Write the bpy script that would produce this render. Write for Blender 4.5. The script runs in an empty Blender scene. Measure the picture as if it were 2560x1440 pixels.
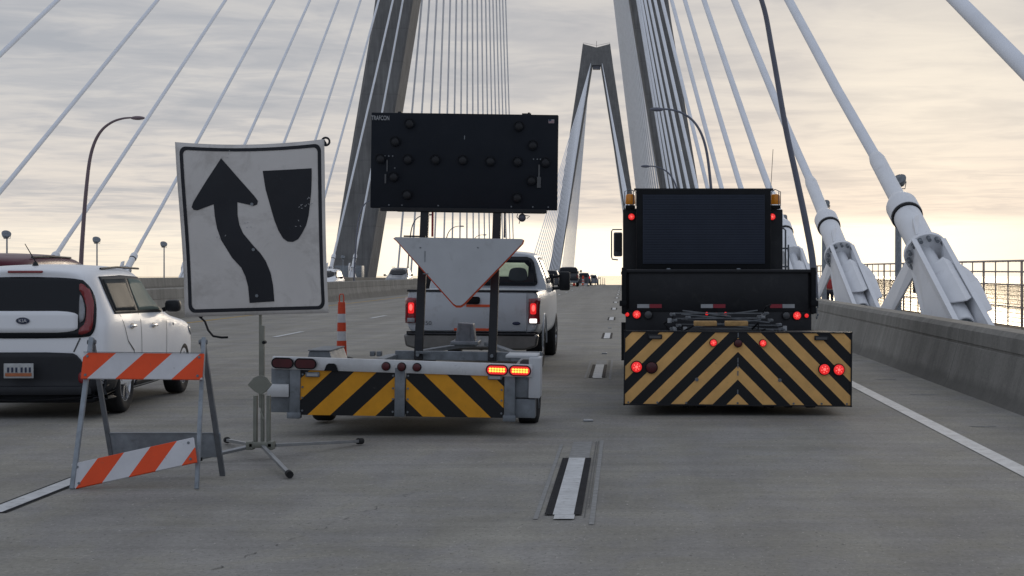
import bpy, bmesh, math, random
from mathutils import Vector, Matrix, Quaternion
from mathutils.bvhtree import BVHTree
R = math.radians
random.seed(7)
S = bpy.context.scene
COL = S.collection

# ------------------------------------------------------------------ camera
CH = 1.6
cd = bpy.data.cameras.new("camera"); cam = bpy.data.objects.new("camera", cd); COL.objects.link(cam)
cam.location = (0, 0, CH); cam.rotation_euler = (R(90), 0, 0)
cd.sensor_width = 36; cd.lens = 3800/2560*36
cd.shift_x = -0.109375; cd.shift_y = -55/2560
cd.clip_start = 0.1; cd.clip_end = 60000
S.camera = cam

# ------------------------------------------------------------------ exposure
S.view_settings.view_transform = 'Standard'; S.view_settings.look = 'None'
S.view_settings.exposure = 0.14; S.view_settings.gamma = 1
SUN_EL, SUN_AZ = R(8), R(11)      # azimuth clockwise from +Y

# ------------------------------------------------------------------ node helper
class NT:
    def __init__(s, nt): s.nt = nt; s.N = nt.nodes; s.L = nt.links
    def n(s, t, **kw):
        o = s.N.new(t)
        for k, v in kw.items():
            if k.startswith('i_'): o.inputs[int(k[2:])].default_value = v
            else: setattr(o, k, v)
        return o
    def l(s, a, b): s.L.new(a, b)
    def math(s, op, a, b=None, c=None, clamp=False):
        o = s.N.new('ShaderNodeMath'); o.operation = op; o.use_clamp = clamp
        for i, v in enumerate((a, b, c)):
            if v is None: continue
            if isinstance(v, (int, float)): o.inputs[i].default_value = v
            else: s.L.new(v, o.inputs[i])
        return o.outputs[0]
    def mix(s, f, a, b, mode='MIX'):
        o = s.N.new('ShaderNodeMix'); o.data_type = 'RGBA'; o.blend_type = mode
        for i, v in ((0, f), (6, a), (7, b)):
            if isinstance(v, (int, float)): o.inputs[i].default_value = v
            elif isinstance(v, tuple): o.inputs[i].default_value = (*v[:3], 1)
            else: s.L.new(v, o.inputs[i])
        return o.outputs[2]
    def ramp(s, f, stops, interp='LINEAR'):
        o = s.N.new('ShaderNodeValToRGB'); o.color_ramp.interpolation = interp
        e = o.color_ramp.elements
        while len(e) < len(stops): e.new(0.5)
        for q, (p, c) in zip(e, stops):
            q.position = p; q.color = (*c, 1) if isinstance(c, tuple) else (c, c, c, 1)
        s.L.new(f, o.inputs[0]); return o.outputs[0]
    def noise(s, vec, scale, detail=4, rough=.5, dist=0):
        o = s.N.new('ShaderNodeTexNoise'); o.inputs['Scale'].default_value = scale
        o.inputs['Detail'].default_value = detail; o.inputs['Roughness'].default_value = rough
        o.inputs['Distortion'].default_value = dist
        s.L.new(vec, o.inputs['Vector']); return o.outputs['Fac']
    def mapping(s, vec, scale=(1, 1, 1), loc=(0, 0, 0), rot=(0, 0, 0)):
        o = s.N.new('ShaderNodeMapping'); o.inputs['Scale'].default_value = scale
        o.inputs['Location'].default_value = loc; o.inputs['Rotation'].default_value = rot
        s.L.new(vec, o.inputs['Vector']); return o.outputs[0]

# ------------------------------------------------------------------ world
w = bpy.data.worlds.new("World"); S.world = w; w.use_nodes = True
t = NT(w.node_tree); t.N.clear()
tc = t.n('ShaderNodeTexCoord'); sep = t.n('ShaderNodeSeparateXYZ'); t.l(tc.outputs['Generated'], sep.inputs[0])
X, Y, Z = sep.outputs
zp = t.math('MAXIMUM', Z, 0.0)
den = t.math('ADD', zp, 0.035)
comb = t.n('ShaderNodeCombineXYZ')
t.l(t.math('DIVIDE', X, den), comb.inputs[0]); t.l(t.math('DIVIDE', Y, den), comb.inputs[1])
n1 = t.noise(t.mapping(comb.outputs[0], (.75, .62, 1), (3.1, 1.7, 0)), 1.0, 7, .58, .5)
n2 = t.noise(t.mapping(comb.outputs[0], (.28, .30, 1), (9, 4, 2)), 1.0, 4, .5, .6)
n3 = t.noise(t.mapping(comb.outputs[0], (2.0, 2.4, 1), (5, 2, 2), (0, 0, R(12))), 1.0, 4, .6, .6)
# elevation gradient of the cloud deck
elev = t.ramp(t.math('DIVIDE', zp, 0.5), [
    (0.0, (.86, .75, .61)), (.06, (.78, .72, .655)), (.12, (.70, .66, .625)), (.22, (.61, .60, .595)), (.36, (.55, .55, .56)), (.7, (.60, .61, .64)), (1.0, (.58, .60, .65))])
cl = t.math('ADD', t.math('MULTIPLY', n1, .48), t.math('ADD', t.math('MULTIPLY', n2, .25), t.math('MULTIPLY', n3, .42)))
cloudv = t.ramp(cl, [(.45, (.66, .70, .765)), (.54, (.79, .81, .85)), (.60, (.92, .92, .925)), (.70, (1.04, 1.02, .99))])
deck = t.mix(1.0, elev, cloudv, 'MULTIPLY')
# bright gap under the cloud deck, strongest toward the sunset
edge = t.math('ADD', Z, t.math('MULTIPLY', t.math('SUBTRACT', n2, .5), .02))
edge = t.math('ADD', edge, t.math('MULTIPLY', t.math('SUBTRACT', n3, .5), .012))
az = t.math('ARCTAN2', X, Y)
daz = t.math('ABSOLUTE', t.math('SUBTRACT', az, .04))
gapw = t.ramp(daz, [(.0, 1.0), (.17, 1.0), (.27, .32), (.5, .30), (1.0, .05)])
gapz = t.ramp(edge, [(.010, 1.0), (.023, .95), (.033, .0)])
gap = t.math('MULTIPLY', gapz, gapw)
gcol = t.mix(gap, deck, (1.25, 1.13, .93))
# sun glow behind the deck
sd = (math.sin(.20)*math.cos(.115), math.cos(.20)*math.cos(.115), math.sin(.115))
dot = t.n('ShaderNodeVectorMath', operation='DOT_PRODUCT'); t.l(tc.outputs['Generated'], dot.inputs[0]); dot.inputs[1].default_value = sd
gl = t.ramp(dot.outputs['Value'], [(.90, 0.0), (.985, .02), (.9965, .22), (1.0, 1.0)])
glc = t.mix(t.math('MULTIPLY', gl, .30), gcol, (1.02, .95, .80))
# the half of the sky behind the camera is darker and bluer
back = t.ramp(t.math('ADD', t.math('MULTIPLY', Y, .5), .5), [(.15, 1.0), (.62, .45), (.93, 0.0)])
bcol = t.mix(t.math('MULTIPLY', back, .92), glc, (.375, .42, .51))
sky = t.n('ShaderNodeTexSky', sky_type='NISHITA', sun_disc=False, sun_elevation=SUN_EL, sun_rotation=SUN_AZ, dust_density=2.0)
bg = t.n('ShaderNodeBackground'); t.l(sky.outputs[0], bg.inputs[0]); bg.inputs[1].default_value = .05
bg2 = t.n('ShaderNodeBackground'); t.l(bcol, bg2.inputs[0]); bg2.inputs[1].default_value = 1.0
ms = t.n('ShaderNodeMixShader'); ms.inputs[0].default_value = .95
t.l(bg.outputs[0], ms.inputs[1]); t.l(bg2.outputs[0], ms.inputs[2])
out = t.n('ShaderNodeOutputWorld'); t.l(ms.outputs[0], out.inputs[0])

# ------------------------------------------------------------------ sun
sl = bpy.data.lights.new("sun", 'SUN'); sl.energy = .5; sl.angle = R(14); sl.color = (1, .86, .68)
so = bpy.data.objects.new("sun", sl); COL.objects.link(so)
sv = Vector((math.sin(SUN_AZ)*math.cos(SUN_EL), math.cos(SUN_AZ)*math.cos(SUN_EL), math.sin(SUN_EL)))
so.rotation_euler = sv.to_track_quat('Z', 'Y').to_euler(); so.location = (60, 200, 60)

# ------------------------------------------------------------------ materials
MATS = {}
def mat(name, col, rough=.6, metal=0, var=.12, vscale=3.0, bump=0, bscale=60, spec=.5, emit=None, es=0, coat=0, dirt=None):
    if name in MATS: return MATS[name]
    m = bpy.data.materials.new(name); m.use_nodes = True; MATS[name] = m
    t = NT(m.node_tree); b = t.N['Principled BSDF']
    tc = t.n('ShaderNodeTexCoord'); v = tc.outputs['Object']
    f = t.ramp(t.noise(v, vscale, 5, .6), [(.3, 1-var), (.7, 1+var)])
    c = t.mix(1.0, tuple(col), f, 'MULTIPLY')
    if dirt:
        dn = t.ramp(t.noise(v, dirt[2], 6, .7, .5), [(dirt[1], 0.0), (min(dirt[1]+.15, 1), 1.0)])
        c = t.mix(t.math('MULTIPLY', dn, dirt[3]), c, dirt[0])
    t.l(c, b.inputs['Base Color'])
    rr = t.math('ADD', t.math('MULTIPLY', t.noise(v, vscale*2.3, 3), .2), rough-.1, clamp=True)
    t.l(rr, b.inputs['Roughness'])
    b.inputs['Metallic'].default_value = metal; b.inputs['Specular IOR Level'].default_value = spec
    if coat: b.inputs['Coat Weight'].default_value = coat; b.inputs['Coat Roughness'].default_value = .06
    if emit: b.inputs['Emission Color'].default_value = (*emit, 1); b.inputs['Emission Strength'].default_value = es
    if bump:
        bp = t.n('ShaderNodeBump'); bp.inputs['Strength'].default_value = bump; bp.inputs['Distance'].default_value = .01
        t.l(t.noise(v, bscale, 4, .6), bp.inputs['Height']); t.l(bp.outputs[0], b.inputs['Normal'])
    return m

def stripe_mat(name, c1, c2, period, off, slope, mirror, axis_u='X', rough=.45, wear=.12, duty=.5):
    """stripes where (z - slope*|x|) or (z - slope*x) repeats; object coordinates"""
    m = bpy.data.materials.new(name); m.use_nodes = True; MATS[name] = m
    t = NT(m.node_tree); b = t.N['Principled BSDF']
    tc = t.n('ShaderNodeTexCoord'); sp = t.n('ShaderNodeSeparateXYZ'); t.l(tc.outputs['Object'], sp.inputs[0])
    u = sp.outputs[axis_u]
    if mirror: u = t.math('ABSOLUTE', u)
    v = t.math('ADD', t.math('ADD', sp.outputs['Z'], t.math('MULTIPLY', u, slope)), off)
    fr = t.math('FRACT', t.math('DIVIDE', v, period))
    st = t.math('LESS_THAN', fr, duty)
    c = t.mix(st, tuple(c2), tuple(c1))
    g = t.ramp(t.noise(tc.outputs['Object'], 5, 6, .65), [(.3, 1-wear), (.7, 1+wear)])
    c = t.mix(1.0, c, g, 'MULTIPLY')
    d = t.ramp(t.noise(tc.outputs['Object'], 23, 6, .75, .6), [(.64, 0.0), (.72, .55)])
    c = t.mix(d, c, (.10, .09, .085))
    t.l(c, b.inputs['Base Color']); b.inputs['Roughness'].default_value = rough
    b.inputs['Specular IOR Level'].default_value = .35
    return m

def concrete(name, col, kind='wall'):
    m = bpy.data.materials.new(name); m.use_nodes = True; MATS[name] = m
    t = NT(m.node_tree); b = t.N['Principled BSDF']
    tc = t.n('ShaderNodeTexCoord'); v = tc.outputs['Object']
    big = t.ramp(t.noise(v, .35 if kind != 'road' else .8, 6, .65), [(.3, .82), (.7, 1.16)])
    fine = t.ramp(t.noise(v, 30, 6, .75), [(.25, .72), (.5, 1.0), (.78, 1.28)])
    c = t.mix(1.0, t.mix(1.0, tuple(col), big, 'MULTIPLY'), fine, 'MULTIPLY')
    if kind == 'road':
        # long wheel-path streaks along Y, transverse tining across X, dark specks
        lon = t.ramp(t.noise(t.mapping(v, (1.0, .03, 1)), 1.2, 5, .6), [(.3, .86), (.7, 1.12)])
        c = t.mix(1.0, c, lon, 'MULTIPLY')
        tin = t.ramp(t.noise(t.mapping(v, (.22, 2.2, 1)), 1.6, 6, .7), [(.3, .88), (.7, 1.12)])
        c = t.mix(1.0, c, tin, 'MULTIPLY')
        pat = t.ramp(t.noise(t.mapping(v, (1.1, .8, 1)), 1.3, 5, .65, .8), [(.42, (.98, .99, 1.02)), (.58, (1.02, 1.02, .98))])
        c = t.mix(1.0, c, pat, 'MULTIPLY')
        sk = t.ramp(t.noise(t.mapping(v, (1, .5, 1)), 36, 3, .7), [(.62, 0.0), (.68, .8)])
        c = t.mix(sk, c, tuple(q*.45 for q in col))
        sk2 = t.ramp(t.noise(t.mapping(v, (1, .5, 1), (7, 3, 0)), 32, 3, .7), [(.64, 0.0), (.70, .55)])
        c = t.mix(sk2, c, tuple(min(1, q*2.0) for q in col))
        # transverse joints
        sp = t.n('ShaderNodeSeparateXYZ'); t.l(v, sp.inputs[0])
        jj = t.math('LESS_THAN', t.math('ABSOLUTE', t.math('SUBTRACT', t.math('FRACT', t.math('DIVIDE', t.math('ADD', sp.outputs[1], 3.0), 6.1)), .5)), .0016)
        c = t.mix(t.math('MULTIPLY', jj, .45), c, tuple(q*.5 for q in col))
        wv = t.n('ShaderNodeTexWave', wave_type='BANDS', bands_direction='Y'); wv.inputs['Scale'].default_value = 8; wv.inputs['Distortion'].default_value = .6
        t.l(v, wv.inputs['Vector'])
        h = t.math('ADD', t.math('MULTIPLY', wv.outputs['Fac'], .3), t.noise(v, 45, 5, .7))
    else:
        st = t.ramp(t.noise(t.mapping(v, (2.2, 2.2, .12)), 1.1, 6, .7), [(.35, .78), (.65, 1.12)])
        c = t.mix(1.0, c, st, 'MULTIPLY')
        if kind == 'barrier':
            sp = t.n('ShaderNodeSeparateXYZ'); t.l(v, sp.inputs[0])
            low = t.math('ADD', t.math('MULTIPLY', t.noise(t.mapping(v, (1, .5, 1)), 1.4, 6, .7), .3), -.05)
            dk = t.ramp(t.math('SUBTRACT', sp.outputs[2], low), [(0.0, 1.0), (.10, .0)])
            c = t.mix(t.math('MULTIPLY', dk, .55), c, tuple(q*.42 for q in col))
            jj = t.math('LESS_THAN', t.math('FRACT', t.math('DIVIDE', t.math('ADD', sp.outputs[1], 2.0), 7.45)), .0035)
            c = t.mix(t.math('MULTIPLY', jj, .7), c, tuple(q*.35 for q in col))
        if kind == 'tower':
            sp = t.n('ShaderNodeSeparateXYZ'); t.l(v, sp.inputs[0])
            fz = t.math('FRACT', t.math('DIVIDE', t.math('ADD', sp.outputs[2], 1.0), 4.6))
            lift = t.math('LESS_THAN', fz, .018)
            c = t.mix(t.math('MULTIPLY', lift, .5), c, tuple(q*.5 for q in col))
        h = t.noise(v, 25, 5, .7)
    t.l(c, b.inputs['Base Color']); b.inputs['Roughness'].default_value = .88; b.inputs['Specular IOR Level'].default_value = .25
    bp = t.n('ShaderNodeBump'); bp.inputs['Strength'].default_value = .35; bp.inputs['Distance'].default_value = .008
    t.l(h, bp.inputs['Height']); t.l(bp.outputs[0], b.inputs['Normal'])
    return m

def glass_mat(name, col, rough=.05, alpha=None):
    if name in MATS: return MATS[name]
    m = mat(name, col, rough+.1, 0, .05, 2, spec=.6)
    if alpha is not None: m.node_tree.nodes['Principled BSDF'].inputs['Alpha'].default_value = alpha
    return m

M = dict(
 road=concrete('road_concrete', (.262, .250, .226), 'road'),
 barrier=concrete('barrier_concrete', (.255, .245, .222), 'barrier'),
 tower=concrete('tower_concrete', (.168, .168, .168), 'tower'),
 deck=concrete('deck_concrete', (.22, .21, .20)),
 paint=mat('road_paint_white', (.56, .57, .57), .7, 0, .14, 5, dirt=((.22, .22, .21), .52, 14, .55)),
 paintblack=mat('road_paint_black', (.018, .019, .022), .85, 0, .3, 9, spec=.15, dirt=((.08, .08, .08), .60, 30, .4)),
 ground_off=mat('ground_scar', (.25, .25, .242), .9, 0, .2, 14),
 yellow=mat('road_paint_yellow', (.42, .27, .07), .8, 0, .2, 6, dirt=((.2, .19, .17), .5, 10, .6)),
 tar=mat('crack_tar', (.125, .122, .115), .9, 0, .2, 9),
 white_steel=mat('white_steel', (.82, .83, .85), .55, 0, .05, 1.2, dirt=((.40, .39, .38), .60, 2.2, .4), bump=.04, bscale=14),
 cable=mat('cable_sheath', (.80, .82, .86), .75, 0, .05, .8, spec=.15),
 darksteel=mat('dark_painted_steel', (.10, .105, .13), .45, 0, .1, 1.5),
 lamp_pole=mat('lamp_pole_paint', (.125, .135, .175), .42, 0, .08, 1.2),
 lamp_pole2=mat('lamp_pole_rusty', (.18, .13, .145), .5, 0, .12, 1.2),
 galv=mat('galvanised', (.19, .21, .23), .5, .3, .25, 7, dirt=((.075, .08, .085), .55, 9, .5)),
 bumperm=mat('dull_bumper', (.20, .195, .185), .38, .7, .2, 4),
 strutgrey=mat('strut_grey', (.15, .16, .17), .5, .2, .25, 9),
 galvleg=mat('galvanised_leg', (.27, .30, .33), .5, .3, .25, 9, dirt=((.13, .135, .14), .55, 12, .5)),
 galvdark=mat('galvanised_dark', (.16, .175, .19), .55, .3, .25, 6, dirt=((.07, .07, .075), .55, 9, .5)),
 alu=mat('aluminium', (.62, .63, .64), .4, .4, .1, 6, dirt=((.35, .35, .35), .58, 12, .5)),
 black=mat('black_paint', (.012, .013, .016), .5, 0, .25, 3, spec=.35, dirt=((.035, .035, .036), .55, 5, .5)),
 blackmatte=mat('black_matte', (.008, .009, .011), .75, 0, .2, 3, spec=.25),
 board=mat('board_face', (.008, .011, .017), .7, 0, .12, 2, spec=.25, dirt=((.02, .021, .025), .6, 6, .4)),
 screen=mat('screen_face', (.027, .035, .055), .6, 0, .1, 2, spec=.3),
 rubber=mat('rubber', (.012, .012, .013), .85, 0, .2, 12, dirt=((.05, .048, .045), .55, 9, .4)),
 carwhite=mat('car_white', (.84, .85, .87), .38, 0, .02, .9, coat=.18, spec=.35, dirt=((.45, .44, .42), .62, 3, .3)),
 pickwhite=mat('pickup_white', (.55, .58, .61), .32, 0, .03, 1.1, coat=.5, dirt=((.33, .32, .31), .55, 3, .4)),
 carred=mat('car_dark_red', (.10, .022, .035), .3, 0, .05, 1, coat=.7),
 cardark=mat('car_dark', (.022, .025, .032), .35, 0, .1, 1, coat=.5),
 cargrey=mat('car_grey', (.22, .23, .25), .35, .2, .05, 1, coat=.5),
 glass=glass_mat('dark_glass', (.012, .014, .018)),
 sideglass=mat('side_glass', (.06, .064, .065), .22, 0, .2, 1.5, spec=.12),
 glasslite=mat('light_glass', (.17, .21, .19), .3, 0, .15, 1.5, spec=.1),
 chrome=mat('chrome', (.62, .63, .65), .25, .9, .05, 5),
 plastic=mat('grey_plastic', (.0095, .011, .015), .6, 0, .1, 5),
 redlens=mat('red_lens', (.24, .018, .022), .22, 0, .1, 9, coat=.6),
 deadlens=mat('unlit_lens', (.075, .008, .012), .35, 0, .2, 9),
 redlit=mat('red_lit', (.55, .02, .02), .3, 0, .1, 9, emit=(1, .03, .03), es=.55),
 redcore=mat('red_core', (.8, .1, .1), .3, 0, .1, 9, emit=(1, .16, .13), es=1.0),
 amberlit=mat('led_lit', (.8, .3, .05), .3, 0, .1, 9, emit=(1, .46, .06), es=1.9),
 whitelit=mat('white_lit', (.8, .8, .8), .3, 0, .1, 9, emit=(1, .97, .92), es=1.3),
 headlit=mat('headlamp_lit', (.8, .8, .8), .3, 0, .1, 9, emit=(1, .93, .75), es=2.2),
 clear=mat('clear_lens', (.30, .31, .33), .2, 0, .2, 20, coat=.5),
 greylens=mat('grey_lens', (.07, .072, .075), .3, 0, .1, 9),
 amber=mat('amber_lens', (.52, .20, .025), .3, 0, .1, 9, emit=(1, .35, .02), es=.08),
 orange=mat('orange_plastic', (.62, .06, .016), .55, 0, .1, 6, dirt=((.25, .06, .03), .58, 12, .5)),
 orangetape=mat('orange_tape', (.74, .10, .03), .5, 0, .08, 6),
 whiteplastic=mat('white_plastic', (.55, .55, .56), .5, 0, .1, 6, dirt=((.3, .29, .28), .55, 12, .5)),
 redtape=mat('red_tape', (.28, .02, .035), .5, 0, .1, 6),
 whitetape=mat('white_tape', (.36, .37, .38), .5, 0, .15, 6),
 signwhite=mat('sign_vinyl', (.60, .575, .55), .5, 0, .07, 2.2, dirt=((.30, .275, .25), .5, 3.0, .4), bump=.15, bscale=6),
 signblack=mat('sign_black', (.006, .0075, .013), .65, 0, .15, 3, dirt=((.05, .05, .06), .62, 14, .5)),
 boardwhite=mat('panel_white', (.50, .515, .53), .5, 0, .05, 3, dirt=((.30, .30, .30), .57, 4, .4)),
 olive=mat('olive_metal', (.22, .225, .19), .5, .3, .15, 9),
 steel=mat('steel_leg', (.30, .31, .32), .42, .6, .15, 9),
 wood=mat('wood_block', (.46, .28, .11), .8, 0, .25, 20),
 skin=mat('skin', (.42, .25, .18), .6), shirt_red=mat('red_shirt', (.45, .05, .05), .8), cloth_dark=mat('dark_cloth', (.03, .03, .04), .85),
 hair=mat('hair', (.03, .02, .015), .8),
 fence=mat('fence_steel', (.42, .35, .30), .55, .2, .15, 3),
 meshwire=mat('mesh_wire', (.36, .25, .12), .55, 0, .15, 3),
 plate=mat('plate_white', (.42, .43, .43), .5, 0, .15, 20),
 plate_o=mat('plate_orange', (.40, .13, .05), .5, 0, .15, 20),
 blue_emblem=mat('blue_emblem', (.02, .03, .07), .3),
 seat=mat('seat_cloth', (.03, .035, .038), .9),
)

for k_, i_ in (('sideglass', 1.06), ('glasslite', 1.06), ('carwhite', 1.28), ('pickwhite', 1.3)): M[k_].node_tree.nodes['Principled BSDF'].inputs['IOR'].default_value = i_
M['carwhite'].node_tree.nodes['Principled BSDF'].inputs['Coat Weight'].default_value = .10
M['glass'].node_tree.nodes['Principled BSDF'].inputs['IOR'].default_value = 1.3
M['pickwhite'].node_tree.nodes['Principled BSDF'].inputs['Coat Weight'].default_value = .35
M['carred'].node_tree.nodes['Principled BSDF'].inputs['Coat Weight'].default_value = 0
M['carred'].node_tree.nodes['Principled BSDF'].inputs['IOR'].default_value = 1.2

# ------------------------------------------------------------------ mesh builder
def zr(y): return -2.39e-5*y*y
class MB:
    def __init__(s): s.bm = bmesh.new()
    def _xf(s, vs, loc, rot):
        m = Matrix.Translation(loc) @ (rot.to_matrix().to_4x4() if hasattr(rot, 'to_matrix') else Matrix.Identity(4))
        bmesh.ops.transform(s.bm, matrix=m, verts=vs)
    def box(s, c, d, rz=0, ry=0, rx=0, bev=0):
        r = bmesh.ops.create_cube(s.bm, size=1); vs = r['verts']
        bmesh.ops.scale(s.bm, vec=d, verts=vs)
        m = Matrix.Translation(c) @ Matrix.Rotation(rz, 4, 'Z') @ Matrix.Rotation(ry, 4, 'Y') @ Matrix.Rotation(rx, 4, 'X')
        if bev:
            es = list({e for v in vs for e in v.link_edges})
            q = bmesh.ops.bevel(s.bm, geom=es, offset=bev, segments=2, affect='EDGES', profile=.5)
            vs = [v for v in q['verts']]
        bmesh.ops.transform(s.bm, matrix=m, verts=vs); return s
    def cyl(s, a, b, r, r2=None, seg=16, caps=True):
        a, b = Vector(a), Vector(b); d = b-a; L = d.length
        if r2 is None: r2 = r
        q = bmesh.ops.create_cone(s.bm, cap_ends=caps, segments=seg, radius1=r, radius2=r2, depth=L)
        rot = d.normalized().to_track_quat('Z', 'Y')
        m = Matrix.Translation((a+b)/2) @ rot.to_matrix().to_4x4()
        bmesh.ops.transform(s.bm, matrix=m, verts=q['verts']); return s
    def sph(s, c, r, sc=(1, 1, 1), seg=14):
        q = bmesh.ops.create_uvsphere(s.bm, u_segments=seg, v_segments=max(6, seg//2+1), radius=r)
        bmesh.ops.scale(s.bm, vec=sc, verts=q['verts']); bmesh.ops.translate(s.bm, vec=c, verts=q['verts']); return s
    def bar(s, a, b, wd, th):       # rectangular bar from a to b, wd in X-ish, th other
        a, b = Vector(a), Vector(b); d = b-a
        q = bmesh.ops.create_cube(s.bm, size=1); bmesh.ops.scale(s.bm, vec=(wd, th, d.length), verts=q['verts'])
        z = d.normalized(); x = Vector((1, 0, 0)); 
        if abs(z.dot(x)) > .9: x = Vector((0, 0, 1))
        y = z.cross(x).normalized(); x = y.cross(z)
        m = Matrix.Translation((a+b)/2) @ Matrix((x, y, z)).transposed().to_4x4()
        bmesh.ops.transform(s.bm, matrix=m, verts=q['verts']); return s
    def tube(s, pts, r, seg=8, radii=None):
        pts = [Vector(p) for p in pts]; rings = []
        n = len(pts); prev = None
        for i, p in enumerate(pts):
            d = (pts[min(i+1, n-1)]-pts[max(i-1, 0)]).normalized()
            if prev is None:
                x = d.orthogonal().normalized()
            else:
                x = (prev-d*prev.dot(d)).normalized()
            prev = x; y = d.cross(x); rr = radii[i] if radii else r
            rings.append([s.bm.verts.new(p+(x*math.cos(k*2*math.pi/seg)+y*math.sin(k*2*math.pi/seg))*rr) for k in range(seg)])
        for a, b in zip(rings, rings[1:]):
            for k in range(seg): s.bm.faces.new((a[k], a[(k+1) % seg], b[(k+1) % seg], b[k]))
        s.bm.faces.new(rings[0][::-1]); s.bm.faces.new(rings[-1]); return s
    def poly(s, pts, thick, axis='y'):
        """pts 2-D in the plane normal to axis, extruded symmetric? from 0 to thick along axis: returns verts"""
        def mk(p, h): return {'y': (p[0], h, p[1]), 'x': (h, p[0], p[1]), 'z': (p[0], p[1], h)}[axis]
        a, b = thick
        v0 = [s.bm.verts.new(mk(p, a)) for p in pts]; v1 = [s.bm.verts.new(mk(p, b)) for p in pts]
        n = len(pts); s.bm.faces.new(v0); s.bm.faces.new(v1[::-1])
        for i in range(n): s.bm.faces.new((v0[i], v1[i], v1[(i+1) % n], v0[(i+1) % n]))
        return s
    def extrude_y(s, prof, ys, follow=True, closed=True):
        rings = []
        for y in ys:
            z0 = zr(y) if follow else 0
            rings.append([s.bm.verts.new((p[0], y, p[1]+z0)) for p in prof])
        n = len(prof)
        for a, b in zip(rings, rings[1:]):
            for k in range(n if closed else n-1): s.bm.faces.new((a[k], b[k], b[(k+1) % n], a[(k+1) % n]))
        if closed: s.bm.faces.new(rings[0]); s.bm.faces.new(rings[-1][::-1])
        return s
    def lathe_x(s, prof, seg=28):  # prof (x, r): revolve about X axis
        rings = [[s.bm.verts.new((x, r*math.cos(k*2*math.pi/seg), r*math.sin(k*2*math.pi/seg))) for k in range(seg)] for x, r in prof]
        for a, b in zip(rings, rings[1:]):
            for k in range(seg): s.bm.faces.new((a[k], a[(k+1) % seg], b[(k+1) % seg], b[k]))
        s.bm.faces.new(rings[0][::-1]); s.bm.faces.new(rings[-1]); return s
    def lathe_z(s, prof, seg=24):
        rings = [[s.bm.verts.new((r*math.cos(k*2*math.pi/seg), r*math.sin(k*2*math.pi/seg), z)) for k in range(seg)] for z, r in prof]
        for a, b in zip(rings, rings[1:]):
            for k in range(seg): s.bm.faces.new((a[k], a[(k+1) % seg], b[(k+1) % seg], b[k]))
        s.bm.faces.new(rings[0][::-1]); s.bm.faces.new(rings[-1]); return s
    def move(s, loc=(0, 0, 0), rot=None):
        m = Matrix.Translation(loc)
        if rot is not None: m = m @ rot
        bmesh.ops.transform(s.bm, matrix=m, verts=s.bm.verts[:]); return s
    def split(s, name, m, parent=None, bevel=0, smooth=38):
        seen = set(); out = []
        for v in s.bm.verts: v.tag = False
        for v in s.bm.verts[:]:
            if v.tag: continue
            isl = []; st = [v]; v.tag = True
            while st:
                a = st.pop(); isl.append(a)
                for e in a.link_edges:
                    b = e.other_vert(a)
                    if not b.tag: b.tag = True; st.append(b)
            q = MB(); mp = {a: q.bm.verts.new(a.co) for a in isl}
            fs = {f for a in isl for f in a.link_faces}
            for f in fs: q.bm.faces.new([mp[a] for a in f.verts])
            out.append(q.build(name, m, parent, bevel, smooth))
        s.bm.free(); return out
    def build(s, name, m, parent=None, bevel=0, smooth=38, loc=None):
        bmesh.ops.recalc_face_normals(s.bm, faces=s.bm.faces[:])
        me = bpy.data.meshes.new(name); s.bm.to_mesh(me); s.bm.free()
        me.materials.append(m)
        o = bpy.data.objects.new(name, me); COL.objects.link(o)
        if smooth:
            for p in me.polygons: p.use_smooth = True
            me.set_sharp_from_angle(angle=R(smooth))
        if bevel:
            b = o.modifiers.new('bevel', 'BEVEL'); b.width = bevel; b.segments = 2; b.limit_method = 'ANGLE'; b.angle_limit = R(40); b.harden_normals = False
        if parent: o.parent = parent
        if loc: o.location = loc
        return o
def thing(name, label, cat, loc=(0, 0, 0), rz=0, ry=0, rx=0, group=None):
    o = bpy.data.objects.new(name, None); COL.objects.link(o); o.location = loc; o.rotation_euler = (rx, ry, rz)
    o.empty_display_size = .2; return tag(o, label, cat, group)
def tag(o, label, cat, group=None):
    o['label'] = label; o['category'] = cat
    if group: o['group'] = group
    return o
def struct(o): o['kind'] = 'structure'; return o
def kids(o): return [c for c in bpy.data.objects if c.parent is o]
def copy_tree(o, parent=None):
    c = o.copy(); COL.objects.link(c)
    if parent: c.parent = parent
    for k in kids(o): copy_tree(k, c)
    return c
def bake(o):
    bpy.context.view_layer.update()
    dg = bpy.context.evaluated_depsgraph_get()
    me = bpy.data.meshes.new_from_object(o.evaluated_get(dg))
    o.modifiers.clear(); o.data = me; return o
def bvh(o):
    bm = bmesh.new(); bm.from_mesh(o.data); b = BVHTree.FromBMesh(bm); bm.free(); return b
def boolcut(o, cutters):
    for c in cutters:
        md = o.modifiers.new('b', 'BOOLEAN'); md.operation = 'DIFFERENCE'; md.solver = 'EXACT'; md.object = c
    bake(o)
    for c in cutters: bpy.data.objects.remove(c)
    for p in o.data.polygons: p.use_smooth = True
    o.data.set_sharp_from_angle(angle=R(35))
    return o
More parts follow.
